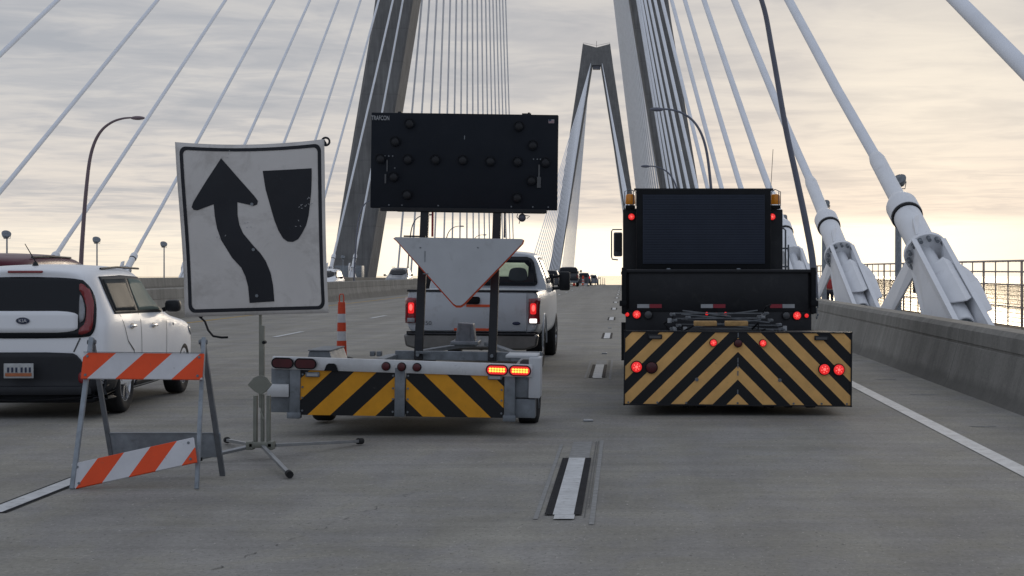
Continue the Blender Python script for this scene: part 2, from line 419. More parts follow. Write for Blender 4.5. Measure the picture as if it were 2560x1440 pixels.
def loft(rings, name, m, parent, sub=2):
    bm = bmesh.new(); R_ = []
    for r in rings:
        full = [(x, y, z) for x, y, z in r] + [(-x, y, z) for x, y, z in r[::-1] if x > 1e-6]
        R_.append([bm.verts.new(p) for p in full])
    n = len(R_[0])
    for a, b in zip(R_, R_[1:]):
        for k in range(n): bm.faces.new((a[k], a[(k+1) % n], b[(k+1) % n], b[k]))
    # end caps as strips across
    for rr, flip in ((R_[0], True), (R_[-1], False)):
        i, j = 0, n-1
        # ring runs bottom centre -> right -> top centre -> left
        h = [k for k in range(n) if rr[k].co.x >= -1e-6]; top = h[-1]
        right = list(range(0, top+1)); left = [0]+list(range(n-1, top-1, -1))
        left = left[:len(right)]
        for k in range(len(right)-1):
            vs = []
            for q in (rr[right[k]], rr[right[k+1]], rr[left[k+1]], rr[left[k]]):
                if q not in vs: vs.append(q)
            if len(vs) >= 3:
                try: bm.faces.new(vs)
                except ValueError: pass
    bmesh.ops.recalc_face_normals(bm, faces=bm.faces[:])
    me = bpy.data.meshes.new(name); bm.to_mesh(me); bm.free(); me.materials.append(m)
    o = bpy.data.objects.new(name, me); COL.objects.link(o)
    if sub:
        md = o.modifiers.new('s', 'SUBSURF'); md.levels = sub; md.render_levels = sub
    bake(o)
    for p in o.data.polygons: p.use_smooth = True
    if parent: o.parent = parent
    return o
def smooth_poly(pts, it=2):
    for _ in range(it):
        q = []
        for i in range(len(pts)):
            a, b = Vector(pts[i]), Vector(pts[(i+1) % len(pts)])
            q += [tuple(a*.75+b*.25), tuple(a*.25+b*.75)]
        pts = q
    return pts
def decal(tree, pts, axis, name, m, parent, off=.004, cell=.05, side=1, thick=.006, mirror=False):
    """lay a thin panel over a body. axis 'y': pts (x,z) seen from behind (-Y); 'x': pts (y,z) seen from the +X (side=1) or -X side"""
    bm = bmesh.new()
    vs = [bm.verts.new((p[0], 0, p[1])) for p in pts]; bm.faces.new(vs)
    xs = [p[0] for p in pts]; zs = [p[1] for p in pts]
    k = math.ceil((max(xs)-min(xs))/cell)
    for i in range(1, k):
        bmesh.ops.bisect_plane(bm, geom=bm.verts[:]+bm.edges[:]+bm.faces[:], plane_co=(min(xs)+i*(max(xs)-min(xs))/k, 0, 0), plane_no=(1, 0, 0))
    k = math.ceil((max(zs)-min(zs))/cell)
    for i in range(1, k):
        bmesh.ops.bisect_plane(bm, geom=bm.verts[:]+bm.edges[:]+bm.faces[:], plane_co=(0, 0, min(zs)+i*(max(zs)-min(zs))/k), plane_no=(0, 0, 1))
    last = 0
    for v in bm.verts:
        u, z = v.co.x, v.co.z
        if axis == 'y': h = tree.ray_cast(Vector((u, -3, z)), Vector((0, 1, 0)))
        elif axis == '+y': h = tree.ray_cast(Vector((u, 12, z)), Vector((0, -1, 0)))
        elif axis == 'z': h = tree.ray_cast(Vector((u, z, 6)), Vector((0, 0, -1)))
        else: h = tree.ray_cast(Vector((3*side, u, z)), Vector((-side, 0, 0)))
        if h[0] is None:
            h0 = {'y': Vector((u, last, z)), '+y': Vector((u, last, z)), 'x': Vector((last, u, z)), 'z': Vector((u, z, last))}[axis]
            nrm = {'y': Vector((0, -1, 0)), '+y': Vector((0, 1, 0)), 'x': Vector((side, 0, 0)), 'z': Vector((0, 0, 1))}[axis]
        else:
            h0, nrm = h[0], h[1]
            if nrm.dot({'y': Vector((0, -1, 0)), '+y': Vector((0, 1, 0)), 'x': Vector((side, 0, 0)), 'z': Vector((0, 0, 1))}[axis]) < 0: nrm = -nrm
            last = {'y': h0.y, '+y': h0.y, 'x': h0.x, 'z': h0.z}[axis]
        v.co = h0+nrm*off
    me = bpy.data.meshes.new(name); bmesh.ops.recalc_face_normals(bm, faces=bm.faces[:])
    # orient
    f = bm.faces[:][0] if bm.faces[:] else None
    want = {'y': Vector((0, -1, 0)), '+y': Vector((0, 1, 0)), 'x': Vector((side, 0, 0)), 'z': Vector((0, 0, 1))}[axis]
    if sum(ff.normal.dot(want)*ff.calc_area() for ff in bm.faces) < 0: bmesh.ops.reverse_faces(bm, faces=bm.faces[:])
    bm.to_mesh(me); bm.free(); me.materials.append(m)
    for p in me.polygons: p.use_smooth = True
    o = bpy.data.objects.new(name, me); COL.objects.link(o)
    if thick:
        sd = o.modifiers.new('t', 'SOLIDIFY'); sd.thickness = thick; sd.offset = 1.0
    if parent: o.parent = parent
    return o
def text(s, size, name, m, parent, loc, rot=(R(90), 0, 0), ext=.002, xs=1, bold=0):
    c = bpy.data.curves.new('t', 'FONT'); c.body = s; c.size = size; c.extrude = ext; c.align_x = 'CENTER'; c.align_y = 'CENTER'; c.offset = bold
    o = bpy.data.objects.new('t', c); COL.objects.link(o); bpy.context.view_layer.update()
    me = bpy.data.meshes.new_from_object(o.evaluated_get(bpy.context.evaluated_depsgraph_get()))
    bpy.data.objects.remove(o); me.materials.clear(); me.materials.append(m)
    q = bpy.data.objects.new(name, me); COL.objects.link(q); q.location = loc; q.rotation_euler = rot; q.scale = (xs, 1, 1)
    if parent: q.parent = parent
    return q
ORD = ['first', 'second', 'third', 'fourth', 'fifth', 'sixth', 'seventh', 'eighth', 'ninth', 'tenth', 'eleventh', 'twelfth', 'thirteenth', 'fourteenth', 'fifteenth', 'sixteenth', 'seventeenth', 'eighteenth', 'nineteenth', 'twentieth', 'twenty-first', 'twenty-second']
def visible(pts):
    for p in pts:
        if p[1] > 1:
            px = 1560+3800*p[0]/p[1]; py = 665-3800*(p[2]-CH)/p[1]
            if -5 < px < 2565 and -5 < py < 1445: return True
    return False

# ================================================================== SETTING
YS = [-6, -2, 2, 5, 8, 11, 14, 18, 22, 27, 33, 40, 48, 58, 70, 84, 100, 120, 140, 160, 180, 200, 220, 240, 255, 270, 290, 320, 360, 420, 500, 600, 700, 800, 900, 1000]
def sheet(name, x0, x1, ys, m, dz=0, nx=1):
    bm = bmesh.new(); rows = [[bm.verts.new((x0+(x1-x0)*k/nx, y, zr(y)+dz)) for k in range(nx+1)] for y in ys]
    for a, b in zip(rows, rows[1:]):
        for k in range(nx): bm.faces.new((a[k], a[k+1], b[k+1], b[k]))
    me = bpy.data.meshes.new(name); bm.to_mesh(me); bm.free(); me.materials.append(m)
    o = bpy.data.objects.new(name, me); COL.objects.link(o); return struct(o)
sheet('road', -14.15, 4.55, YS, M['road'], 0, 6)
sheet('oncoming_road', -33.0, -14.75, YS, M['road'], 0, 6)
MB().extrude_y([(-36.6, -.35), (-33.0, -.35), (-33.0, -.01), (4.6, -.01), (4.6, -.35), (13.2, -.35), (13.2, -1.2), (8.6, -1.6), (8.0, -3.4), (-35.8, -3.4), (-36.6, -1.6)], YS).build('bridge_deck', M['deck'], smooth=0)
struct(bpy.data.objects['bridge_deck'])
# water far below
bm = bmesh.new()
for a, b in ((0, 1),):
    c = bm.verts.new((0, 0, -52)); ring = []
    for k in range(64): ring.append(bm.verts.new((8200*math.cos(k*math.pi/32), 8200*math.sin(k*math.pi/32), -52)))
    for k in range(64): bm.faces.new((c, ring[k], ring[(k+1) % 64]))
me = bpy.data.meshes.new('water'); bm.to_mesh(me); bm.free()
mw = bpy.data.materials.new('river_water'); mw.use_nodes = True; t = NT(mw.node_tree); t.N.clear()
tc = t.n('ShaderNodeTexCoord'); bp = t.n('ShaderNodeBump'); bp.inputs['Strength'].default_value = .07; bp.inputs['Distance'].default_value = .5
t.l(t.noise(t.mapping(tc.outputs['Object'], (.01, .04, 1)), 1, 6, .6), bp.inputs['Height'])
gl_ = t.n('ShaderNodeBsdfGlossy'); gl_.inputs['Color'].default_value = (1.0, .96, .88, 1); gl_.inputs['Roughness'].default_value = .06; t.l(bp.outputs[0], gl_.inputs['Normal'])
df = t.n('ShaderNodeBsdfDiffuse'); df.inputs['Color'].default_value = (.20, .17, .11, 1)
wf = t.ramp(t.noise(t.mapping(tc.outputs['Object'], (.0012, .004, 1)), 1, 6, .65), [(.35, .98), (.65, .82)])
mx = t.n('ShaderNodeMixShader'); t.l(wf, mx.inputs[0]); t.l(df.outputs[0], mx.inputs[1]); t.l(gl_.outputs[0], mx.inputs[2])
ot = t.n('ShaderNodeOutputMaterial'); t.l(mx.outputs[0], ot.inputs[0])
me.materials.append(mw); o = bpy.data.objects.new('water', me); COL.objects.link(o); struct(o)

# lane markings
def strip(name, x0, x1, y0, y1, m, dz): return struct(MBstrip(name, x0, x1, y0, y1, m, dz))
def MBstrip(name, x0, x1, y0, y1, m, dz):
    bm = bmesh.new(); n = max(1, int((y1-y0)/8)); rows = []
    n = min(n, 60)
    for i in range(n+1):
        y = y0+(y1-y0)*i/n; rows.append((bm.verts.new((x0, y, zr(y)+dz)), bm.verts.new((x1, y, zr(y)+dz))))
    for a, b in zip(rows, rows[1:]): bm.faces.new((a[0], a[1], b[1], b[0]))
    me = bpy.data.meshes.new(name); bm.to_mesh(me); bm.free(); me.materials.append(m)
    o = bpy.data.objects.new(name, me); COL.objects.link(o); return o
strip('road_edge_marking', 3.03, 3.19, -4, 300, M['paint'], .006)
strip('road_edge_marking_yellow', -12.68, -12.5, -4, 300, M['yellow'], .006)
strip('oncoming_edge_marking', -16.4, -16.25, -4, 300, M['yellow'], .006)
def dash(x, y0, y1, grind=False, black=True, thin=False):
    if grind:
        strip('road_grinding', x-.185, x-.155, y0-.15, y1+1.0, M['ground_off'], .004)
        strip('road_grinding', x+.172, x+.205, y0-.35, y1+1.3, M['ground_off'], .004)
        strip('road_grinding', x-.07, x+.10, y1, y1+1.2, M['ground_off'], .004)
        strip('road_scratch', x+.135, x+.142, y0-.1, y1+1.2, M['tar'], .006)
        strip('road_scratch', x+.155, x+.160, y0+.3, y1+1.25, M['tar'], .006)
        strip('lane_marking_end', x-.055, x+.075, y0-.17, y0-.005, M['paint'], .009)
    if thin:
        strip('lane_marking_border', x-.095, x+.095, y0, y1, M['paintblack'], .006)
    elif black:
        strip('lane_marking_border', x-.120, x-.069, y0, y1, M['paintblack'], .008)
        strip('lane_marking_border', x+.069, x+.118, y0, y1, M['paintblack'], .008)
    strip('lane_marking', x-.067, x+.067, y0, y1, M['paint'], .009)
for k in range(22):
    y0 = 9.75+12.15*k; dash(-.39, y0, y0+2.9, grind=(k < 2))
    if k < 20: dash(-4.1, y0+.1, y0+3.0, thin=True)
for k in range(16):
    y0 = 21.5+13.2*k; dash(-7.98, y0, y0+3.0, black=False)
for yy, xx in ((15.7, -.37), (28.0, -.36), (40, -.37)):
    struct(MB().box((xx, yy, zr(yy)+.012), (.10, .10, .018), bev=.006).build('pavement_marker', M['whitetape']))
# tar seam wandering across the near lane
pts = []
for i in range(90):
    f = i/89; pts.append((-1.42-.75*(1-f)**1.1+.02*math.sin(i*.9)+random.uniform(-.014, .014), 8.0+3.1*f))
bm = bmesh.new(); rows = []
for i, p in enumerate(pts):
    wd = .0025+.003*random.random(); rows.append((bm.verts.new((p[0]-wd, p[1], zr(p[1])+.004)), bm.verts.new((p[0]+wd, p[1], zr(p[1])+.004))))
for i, (a, b_) in enumerate(zip(rows, rows[1:])):
    if random.random() < .35: bm.faces.new((a[0], a[1], b_[1], b_[0]))
me = bpy.data.meshes.new('road_crack'); bm.to_mesh(me); bm.free(); me.materials.append(M['tar']); o = bpy.data.objects.new('road_crack', me); COL.objects.link(o); struct(o)
for (x, y, l) in ((3.6, 15.2, .16), (3.75, 19, .2), (3.7, 21.6, .2), (3.9, 26, .3)):
    bm = bmesh.new(); vs = [bm.verts.new((x+l*math.cos(a)*(.7+.3*random.random()), y+.05*math.sin(a), zr(y)+.004)) for a in [k*math.pi/5 for k in range(10)]]; bm.faces.new(vs)
    me = bpy.data.meshes.new('road_patch'); bm.to_mesh(me); bm.free(); me.materials.append(M['ground_off'] if x > 3 else M['tar']); o = bpy.data.objects.new('road_patch', me); COL.objects.link(o); struct(o)

# barriers
def barrier(name, label, prof, m='barrier'):
    o = MB().extrude_y(prof, YS).build(name, M[m], smooth=25); tag(o, label, 'barrier'); return o
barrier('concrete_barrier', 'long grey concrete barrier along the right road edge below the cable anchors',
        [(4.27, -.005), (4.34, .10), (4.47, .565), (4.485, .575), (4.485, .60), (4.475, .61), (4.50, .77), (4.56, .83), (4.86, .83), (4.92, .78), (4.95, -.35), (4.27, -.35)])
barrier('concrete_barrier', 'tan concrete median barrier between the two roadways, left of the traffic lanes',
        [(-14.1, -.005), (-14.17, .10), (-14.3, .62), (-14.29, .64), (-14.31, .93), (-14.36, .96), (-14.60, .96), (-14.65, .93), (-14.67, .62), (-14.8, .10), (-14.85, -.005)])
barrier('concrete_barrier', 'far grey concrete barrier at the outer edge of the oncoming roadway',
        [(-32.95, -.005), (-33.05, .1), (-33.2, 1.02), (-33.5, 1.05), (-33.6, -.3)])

# pedestrian fence on the right
fe = thing('steel_fence', 'tall steel bar and mesh fence along the outer edge of the footpath', 'fence', (11.5, 0, 0))
fy = [30+1.55*k for k in range(90)]
for i, y in enumerate(fy[:70]):
    z = zr(y); th = .034 if i % 3 else .062
    MB().bar((0, y, z-.35), (0, y, z+1.82), th, th).build('post', M['fence'], fe)
for h in (-.22, .44, 1.10, 1.48, 1.80):
    MB().tube([(0, y, zr(y)+h) for y in YS if 22 < y < 200], .024 if h < 1.7 else .034, 6).build('rail', M['fence'], fe)
mb = MB()
for k in range(360):
    y = 26+k*.13; mb.bar((.04, y, zr(y)-.3), (.04, y, zr(y)+1.08), .016, .016)
for k in range(11): mb.bar((.04, 26, zr(26)-.25+.13*k), (.04, 72.7, zr(72.7)-.25+.13*k), .016, .016)
mb.build('mesh_panel', M['meshwire'], fe, smooth=0)

# ------------------------------------------------------------------ towers
TC = -14.3
def interp(tab, z):
    for (a, va), (b, vb) in zip(tab, tab[1:]):
        if z <= b: return va+(vb-va)*(z-a)/(b-a)
    return tab[-1][1]
OUTER = [(-70, 17), (-6, 27.3), (0, 27.0), (37, 20.9), (54, 18.6), (132, 6.9)]
INNER = [(-70, 10), (-6, 22.1), (0, 21.7), (37, 15.6), (122.6, 1.8), (140, 1.8)]
def tower(y0, label, ztop, zsc):
    zb = zr(y0)
    r = thing('bridge_tower', label, 'bridge tower', (TC, y0, zb))
    zs = [-70, -6, 0, 12, 24, 37, 54, 80, 105, 121]
    for sx in (-1, 1):
        bm = bmesh.new(); rings = []
        for z in zs:
            xo, xi = interp(OUTER, z), interp(INNER, z); d = 8.0-2.0*max(0, z)/130
            c = .7
            pr = [(xo-c*.6, -.0), (xo, c), (xo, d-c), (xo-c, d), (xi+c, d), (xi, d-c*.4), (xi, c*.4), (xi+c*.4, 0)]
            rings.append([bm.verts.new((sx*x, y, z)) for x, y in pr])
        for a, b in zip(rings, rings[1:]):
            for k in range(8): bm.faces.new((a[k], a[(k+1) % 8], b[(k+1) % 8], b[k]))
        bm.faces.new(rings[0]); bm.faces.new(rings[-1])
        q = MB(); q.bm.free(); q.bm = bm; q.build('tower_leg', M['tower'], r, smooth=20)
    # joined head with a shallow V top
    q = MB(); xo = interp(OUTER, 121); xt = interp(OUTER, ztop)
    q.poly([(-xo, 121.003), (xo, 121.003), (xt+.2, ztop), (0, ztop-1.9), (-xt-.2, ztop)], (0, 6.2), 'y'); q.build('tower_head', M['tower'], r, smooth=0)
    q = MB(); q.box((0, 3.5, 120.0), (4.0, 4.5, 1.8)); q.build('head_beam', M['darksteel'], r)
    q = MB()
    for x in (-xt, 0, xt): q.cyl((x, 2, ztop-2), (x, 2, ztop+(1.8 if x == 0 else .6)), .12, seg=6)
    q.tube([(-xt, 2, ztop+.8), (0, 2, ztop-.6), (xt, 2, ztop+.8)], .07, 6); q.build('top_railing', M['darksteel'], r)
    q = MB(); q.box((0, 4, -7), (44.5, 5.5, 4.5)); q.build('cross_beam', M['tower'], r)
    return r
T1, T2 = 212.0, 790.0
tower(T1, 'near concrete bridge tower whose two leaning legs run out of the top of the picture', 132, 1)
tower(T2, 'far concrete A-shaped bridge tower rising in the distance, its whole head visible', 132, 1)

# small pier block beside the near tower leg
tag(MB().box((-37.2, T1-6, .55), (3.6, 2.4, 2.2), bev=.05).build('pier_block', M['galv']), 'pale pier block at the foot of the near tower leg behind the median barrier', 'cabinet')

# ------------------------------------------------------------------ stay cables
PR, PL = 7.75, -35.0
STEP = 14.9
def attach(plane, T, z, drop=0):
    sx = 1 if plane > 0 else -1
    hw = interp(INNER, z)+1.0
    return Vector((TC+sx*hw, T, z+zr(T)))
def cable_thing(A, B, label, group, detail, k_=1.0):
    """A: lower anchor point, B: tower point"""
    A, B = Vector(A), Vector(B); u = (B-A).normalized(); L = (B-A).length
    r = thing('stay_cable', label, 'stay cable', A, group=group)
    side = Vector((1, 0, 0)); side = (side-u*side.dot(u)).normalized(); up = u.cross(side)*-1
    if up.z < 0: up = -up
    P = lambda t, a=0, b=0: (u*t+side*a+up*b)*k_
    # cable sagging slightly
    n = 14; pts = []
    for i in range(n+1):
        f = i/n; p = u*L*f; p = p - Vector((0, 0, 1))*(4*f*(1-f))*(L*.0035)
        if i == 0: p = u*8.8*k_*(1 if detail else 0)
        pts.append(p)
    rad = .158 if k_ == 1 else .128
    MB().tube(pts, rad, 12 if detail else 6).build('cable', M['cable'], r)
    if detail == 0: return r
    seg = 28 if detail == 2 else 14
    c_ = lambda a, b, r1, r2=None, sg=seg: MB().cyl(a, b, r1*k_, None if r2 is None else r2*k_, seg=sg)
    gp = MB().cyl(P(5.9), P(8.9), .225*k_, seg=seg).cyl(P(8.9), P(9.15), .225*k_, .19*k_, seg=seg).build('guide_pipe', M['white_steel'], r)
    c = MB().cyl(P(5.5), P(6.05), .42*k_, .42*k_, seg=seg).cyl(P(6.05), P(6.5), .42*k_, .235*k_, seg=seg).build('collar', M['white_steel'], r)
    c_(P(5.40), P(5.49), .405).build('rubber_ring', M['rubber'], c)
    c_(P(3.55), P(5.395), .365).build('anchor_pipe', M['white_steel'], r)
    f = c_(P(3.42), P(3.545), .56).build('flange', M['white_steel'], r, bevel=.01)
    if detail == 2:
        for k in range(14):
            a = k*math.pi/7+.26
            c_(P(3.26, .47*math.cos(a), .47*math.sin(a)), P(3.62, .47*math.cos(a), .47*math.sin(a)), .05, sg=8).build('bolt', M['galv'], f)
    zd = -.36
    def plate(q, vs, th):
        vs = [Vector(v) for v in vs]
        b0 = [q.bm.verts.new(v) for v in vs]; b1 = [q.bm.verts.new(v+th) for v in vs]; n = len(vs)
        q.bm.faces.new(b0); q.bm.faces.new(b1[::-1])
        for k in range(n): q.bm.faces.new((b0[k], b1[k], b1[(k+1) % n], b0[(k+1) % n]))
    for s_ in (-1, 1):
        a = s_*.33
        v1 = P(3.42, a, .40); tt = (v1.z-zd)/u.z; v2 = v1-u*tt
        v4 = P(3.42, a, -.42); v3 = Vector((v4.x, P(1.3).y, zd))
        q = MB(); plate(q, [v1, v2, v3, v4], side*.04*s_*k_)
        # flange strip along the upper edge
        plate(q, [v1+side*s_*(-.03)+up*.002, v1+side*s_*.10+up*.002, v2+side*s_*.10+up*.002, v2+side*s_*(-.03)+up*.002], up*.03*k_)
        q.build('side_plate', M['white_steel'], r, smooth=20)
    c_(P(1.05), P(3.42), .20).build('inner_pipe', M['white_steel'], r)
    c_(P(1.0), P(1.14), .32).build('bearing_plate', M['white_steel'], r, bevel=.008)
    ac = c_(P(-.05), P(.95), .25).build('anchor_cap', M['white_steel'], r, bevel=.02)
    c_(P(-.06), P(-.055), .21).build('cap_face', M['galv'], ac)
    if detail == 2:
        for k in range(8):
            a = k*math.pi/4; c_(P(-.11, .17*math.cos(a), .17*math.sin(a)), P(-.05, .17*math.cos(a), .17*math.sin(a)), .024, sg=6).build('cap_bolt', M['galvdark'], ac)
    # bent cover plate between the side plates and a wing outside the outer one
    q = MB(); plate(q, [P(2.35, -.29, .14), P(2.35, .06, .50), P(.25, .06, .52), P(.75, -.29, .16)], up*-.03*k_); plate(q, [P(2.35, .06, .50), P(2.35, .29, .36), P(.6, .29, .38), P(.25, .06, .52)], up*-.03*k_)
    q.build('cover', M['white_steel'], r, smooth=15)
    q = MB(); plate(q, [P(2.6, .40, .30), P(2.2, .70, .20), P(1.7, .80, .18), P(.5, .78, .12), P(.1, .40, .22)], up*-.03*k_); q.build('wing_plate', M['white_steel'], r, smooth=15)
    # far legs splayed down to the deck
    top = P(3.45, 0, 0)
    for s_ in (-1, 1):
        q = MB(); x0, x1 = s_*.47*k_, s_*.92*k_; hh = .18*k_ if s_ < 0 else -.35*k_
        plate(q, [(x0, top.y-.25*k_, top.z+hh), (x0, top.y+.60*k_, top.z+hh-.08*k_), (x1, top.y+4.4*k_, zd), (x1, top.y+2.3*k_, zd), (x0, top.y-.2*k_, top.z-.35*k_)], Vector((.05*s_*k_, 0, 0)))
        if s_ < 0: plate(q, [(x0, top.y-.25*k_, top.z+.2*k_), (x0, top.y+.5*k_, top.z+.9*k_), (x0*.6, top.y+.95*k_, top.z+1.0*k_), (x0*.9, top.y+.9*k_, top.z-.3*k_)], Vector((.05*s_*k_, 0, 0)))
        q.build('support_leg', M['white_steel'], r, smooth=20)
    q = MB(); plate(q, [(-.5*k_, top.y+.5*k_, top.z-.5*k_), (.5*k_, top.y+.5*k_, top.z-.5*k_), (.42*k_, top.y+.9*k_, top.z-1.0*k_), (-.42*k_, top.y+.9*k_, top.z-1.0*k_)], Vector((0, .06*k_, 0))); q.build('leg_web', M['galvdark'], r, smooth=20)
    return r
def zatt(d):  # attachment height against horizontal distance from the tower
    tab = [(0, 44), (14, 57), (29, 64), (44, 70), (58, 75), (73, 79), (88, 83), (103, 86), (118, 89), (133, 92), (148, 94.5), (163, 97), (177, 99), (192, 101), (300, 113)]
    return interp(tab, d)
anchors_side = [17.5]+[19.7+STEP*k for k in range(1, 13)]
for plane, pname in ((PR, 'right'), (PL, 'left')):
    vis = 0
    for i, D in enumerate(anchors_side):
        d = T1-D
        if d < 8: continue
        if plane < 0: D = D-4.3
        A = Vector((plane+(.15 if i == 0 and plane > 0 else 0), D, .28+zr(D))); B = attach(plane, T1, zatt(d))
        if plane < 0: B.x -= max(0, (zatt(d)-60)/40*2.0)
        if not visible([A.lerp(B, f/500) for f in range(501)]): continue
        det = 2 if (plane > 0 and D < 60) else (1 if D < 205 else 0)
        vis += 1
        w_ = 'thick white' if plane > 0 else 'pale'
        if plane > 0: lab = f'{w_} stay cable with anchor at the right road edge, {ORD[vis-1]} from the camera'
        else: lab = f'{w_} stay cable beyond the oncoming road, {ORD[vis-1]} from the left of the picture'
        cable_thing(A, B, lab, f'stay cables from the {pname} deck edge to the near tower', det, 1.0 if plane > 0 else .62)
    for i in range(18):
        D = T1+22+STEP*i; A = Vector((plane, D, .28+zr(D))); B = attach(plane, T1, zatt(D-T1)); B.y = T1+5
        cable_thing(A, B, f'dark stay cable in the {pname} main span, {ORD[i]} beyond the near tower', f'{pname} main span cables of the near tower', 0)
    for i in range(17):
        D = T2-22-STEP*i; A = Vector((plane, D, .28+zr(D))); B = attach(plane, T2, zatt(T2-D)+13)
        cable_thing(A, B, f'fine stay cable in the {pname} main span, {ORD[i]} before the far tower', f'{pname} main span cables of the far tower', 0)
    for i in range(13):
        D = T2+22+STEP*i; A = Vector((plane, D, .28+zr(D))); B = attach(plane, T2, zatt(D-T2)+13); B.y = T2+5
        cable_thing(A, B, f'fine stay cable on the {pname} side, {ORD[i]} behind the far tower', f'{pname} back cables of the far tower', 0)

# ------------------------------------------------------------------ street lamps
def lamp(base, pts, headlen, label, group, m='lamp_pole', sx=1, rbase=.13):
    """pts: (dx, z) going up; sx=-1 mirrors"""
    r = thing('street_lamp', label, 'street lamp', base, group=group)
    P = [(sx*x, 0, z) for x, z in pts]
    # smooth with Catmull-Rom
    out = []
    for i in range(len(P)-1):
        p0, p1, p2, p3 = [Vector(P[max(0, min(len(P)-1, j))]) for j in (i-1, i, i+1, i+2)]
        for k in range(6):
            f = k/6; out.append(.5*((2*p1)+(-p0+p2)*f+(2*p0-5*p1+4*p2-p3)*f*f+(-p0+3*p1-3*p2+p3)*f**3))
    out.append(Vector(P[-1])); n = len(out)
    MB().tube(out, .1, 12, [rbase-(rbase-.05)*i/(n-1) for i in range(n)]).build('pole', M[m], r)
    e = out[-1]; d = sx*-1
    MB().sph((e.x+d*headlen*.45, 0, e.z-.02), .5, (headlen*1.02, .34, .24), 16).build('lamp_head', M[m], r)
    MB().sph((e.x+d*headlen*.5, 0, e.z-.075), .5, (headlen*.75, .26, .12), 12).build('diffuser', M['clear'], r)
    MB().cyl((0, 0, -.35), (0, 0, .12), .2, seg=10).build('base_plate', M[m], r)
    return r
stdpts = [(0, -.3), (-.05, 2), (-.18, 4.2), (-.34, 6.2), (-.55, 8.0), (-.85, 9.1), (-1.3, 9.85), (-1.9, 10.3), (-2.5, 10.5), (-3.0, 10.55)]
near = [(0, -.3), (-.10, 1.6), (-.28, 2.7), (-.55, 4.0), (-.83, 5.3), (-1.18, 7.3), (-1.45, 8.6), (-2.0, 9.8), (-2.8, 10.4), (-3.6, 10.55)]
lamp((5.08, 40, zr(40)), near, .8, 'nearest dark curved street lamp on the right, its head out of frame', 'street lamps along the right edge', rbase=.095)
for k in range(1, 4):
    y = 40+45*k
    lamp((5.2, y, zr(y)), stdpts, .8, ['', 'grey street lamp curving left in front of the right tower leg', 'smaller street lamp just above the truck screen, second beyond the nearest one', 'tiny street lamp largely hidden behind the truck screen'][k], 'street lamps along the right edge', rbase=.10)
ll = ['dark red-brown street lamp at the left with its head pointing right', 'street lamp on the far left edge hidden behind the keep left sign', 'faint grey street lamp in front of the left tower leg', 'street lamp on the left edge just right of the left tower leg', 'small street lamp seen below the black arrow board', 'smallest street lamp seen below the arrow board, right of its neighbour', 'tiny street lamp at the crest on the far left road edge']
for k in range(7):
    y = 93+45*k
    lamp((-32.5 if k else -32.05, y if k else 89.6, zr(y)), stdpts, .85, ll[k], 'street lamps along the left edge', 'lamp_pole2' if k == 0 else 'lamp_pole', -1, rbase=.14 if k == 0 else .12)

# uplight floods on thin posts beside the cables
def flood(x, y, h, label, group, sx):
    r = thing('floodlight', label, 'floodlight', (x, y, zr(y)-.35), group=group)
    MB().cyl((0, 0, 0), (0, 0, h), .055 if sx < 0 else .10, .045 if sx < 0 else .085, seg=10).build('pole', M['galvleg'], r)
    hd = MB(); hd.lathe_z([(-.22, .06), (-.2, .17), (-.05, .27), (.12, .33), (.17, .335), (.19, .30)], 18)
    hd.move((sx*.05, 0, h+.20), Matrix.Scale(.60 if sx > 0 else .8, 4) @ Matrix.Rotation(R(-28*sx), 4, 'Y') @ Matrix.Rotation(R(35), 4, 'X')); hd.build('lamp_head', M['galv'], r)
    q = MB(); q.bar((0, 0, h-.02), (.0, 0, h+.12), .05, .05); q.tube([(-.20, 0, h+.24), (-.19, 0, h), (.19, 0, h), (.22, 0, h+.20)], .014, 6); q.build('bracket', M['galvdark'], r)
for i, (D) in enumerate((42.4, 58.1, 73.2)):
    flood(7.65, D, 4.15, ['floodlight on a pale pole behind the biggest cable anchor', 'floodlight just right of the nearest lamp pole, above the second anchor', 'floodlight behind the truck, third along the right edge'][i], 'floodlights on the right deck edge', 1)
for i, D in enumerate((87.2, 102.1, 117, 131.9, 146.8, 161.7, 176.6, 191.5)):
    flood(-35.4, D, 3.7, ['floodlight cut by the left picture edge above the cars', 'floodlight on a thin post right of the dark red-brown lamp', 'floodlight on a thin post nearest the left side of the keep left sign'][i] if i < 3 else f'floodlight on the far left deck edge, {ORD[i-3]} beyond the keep left sign edge', 'floodlights on the left deck edge', -1)

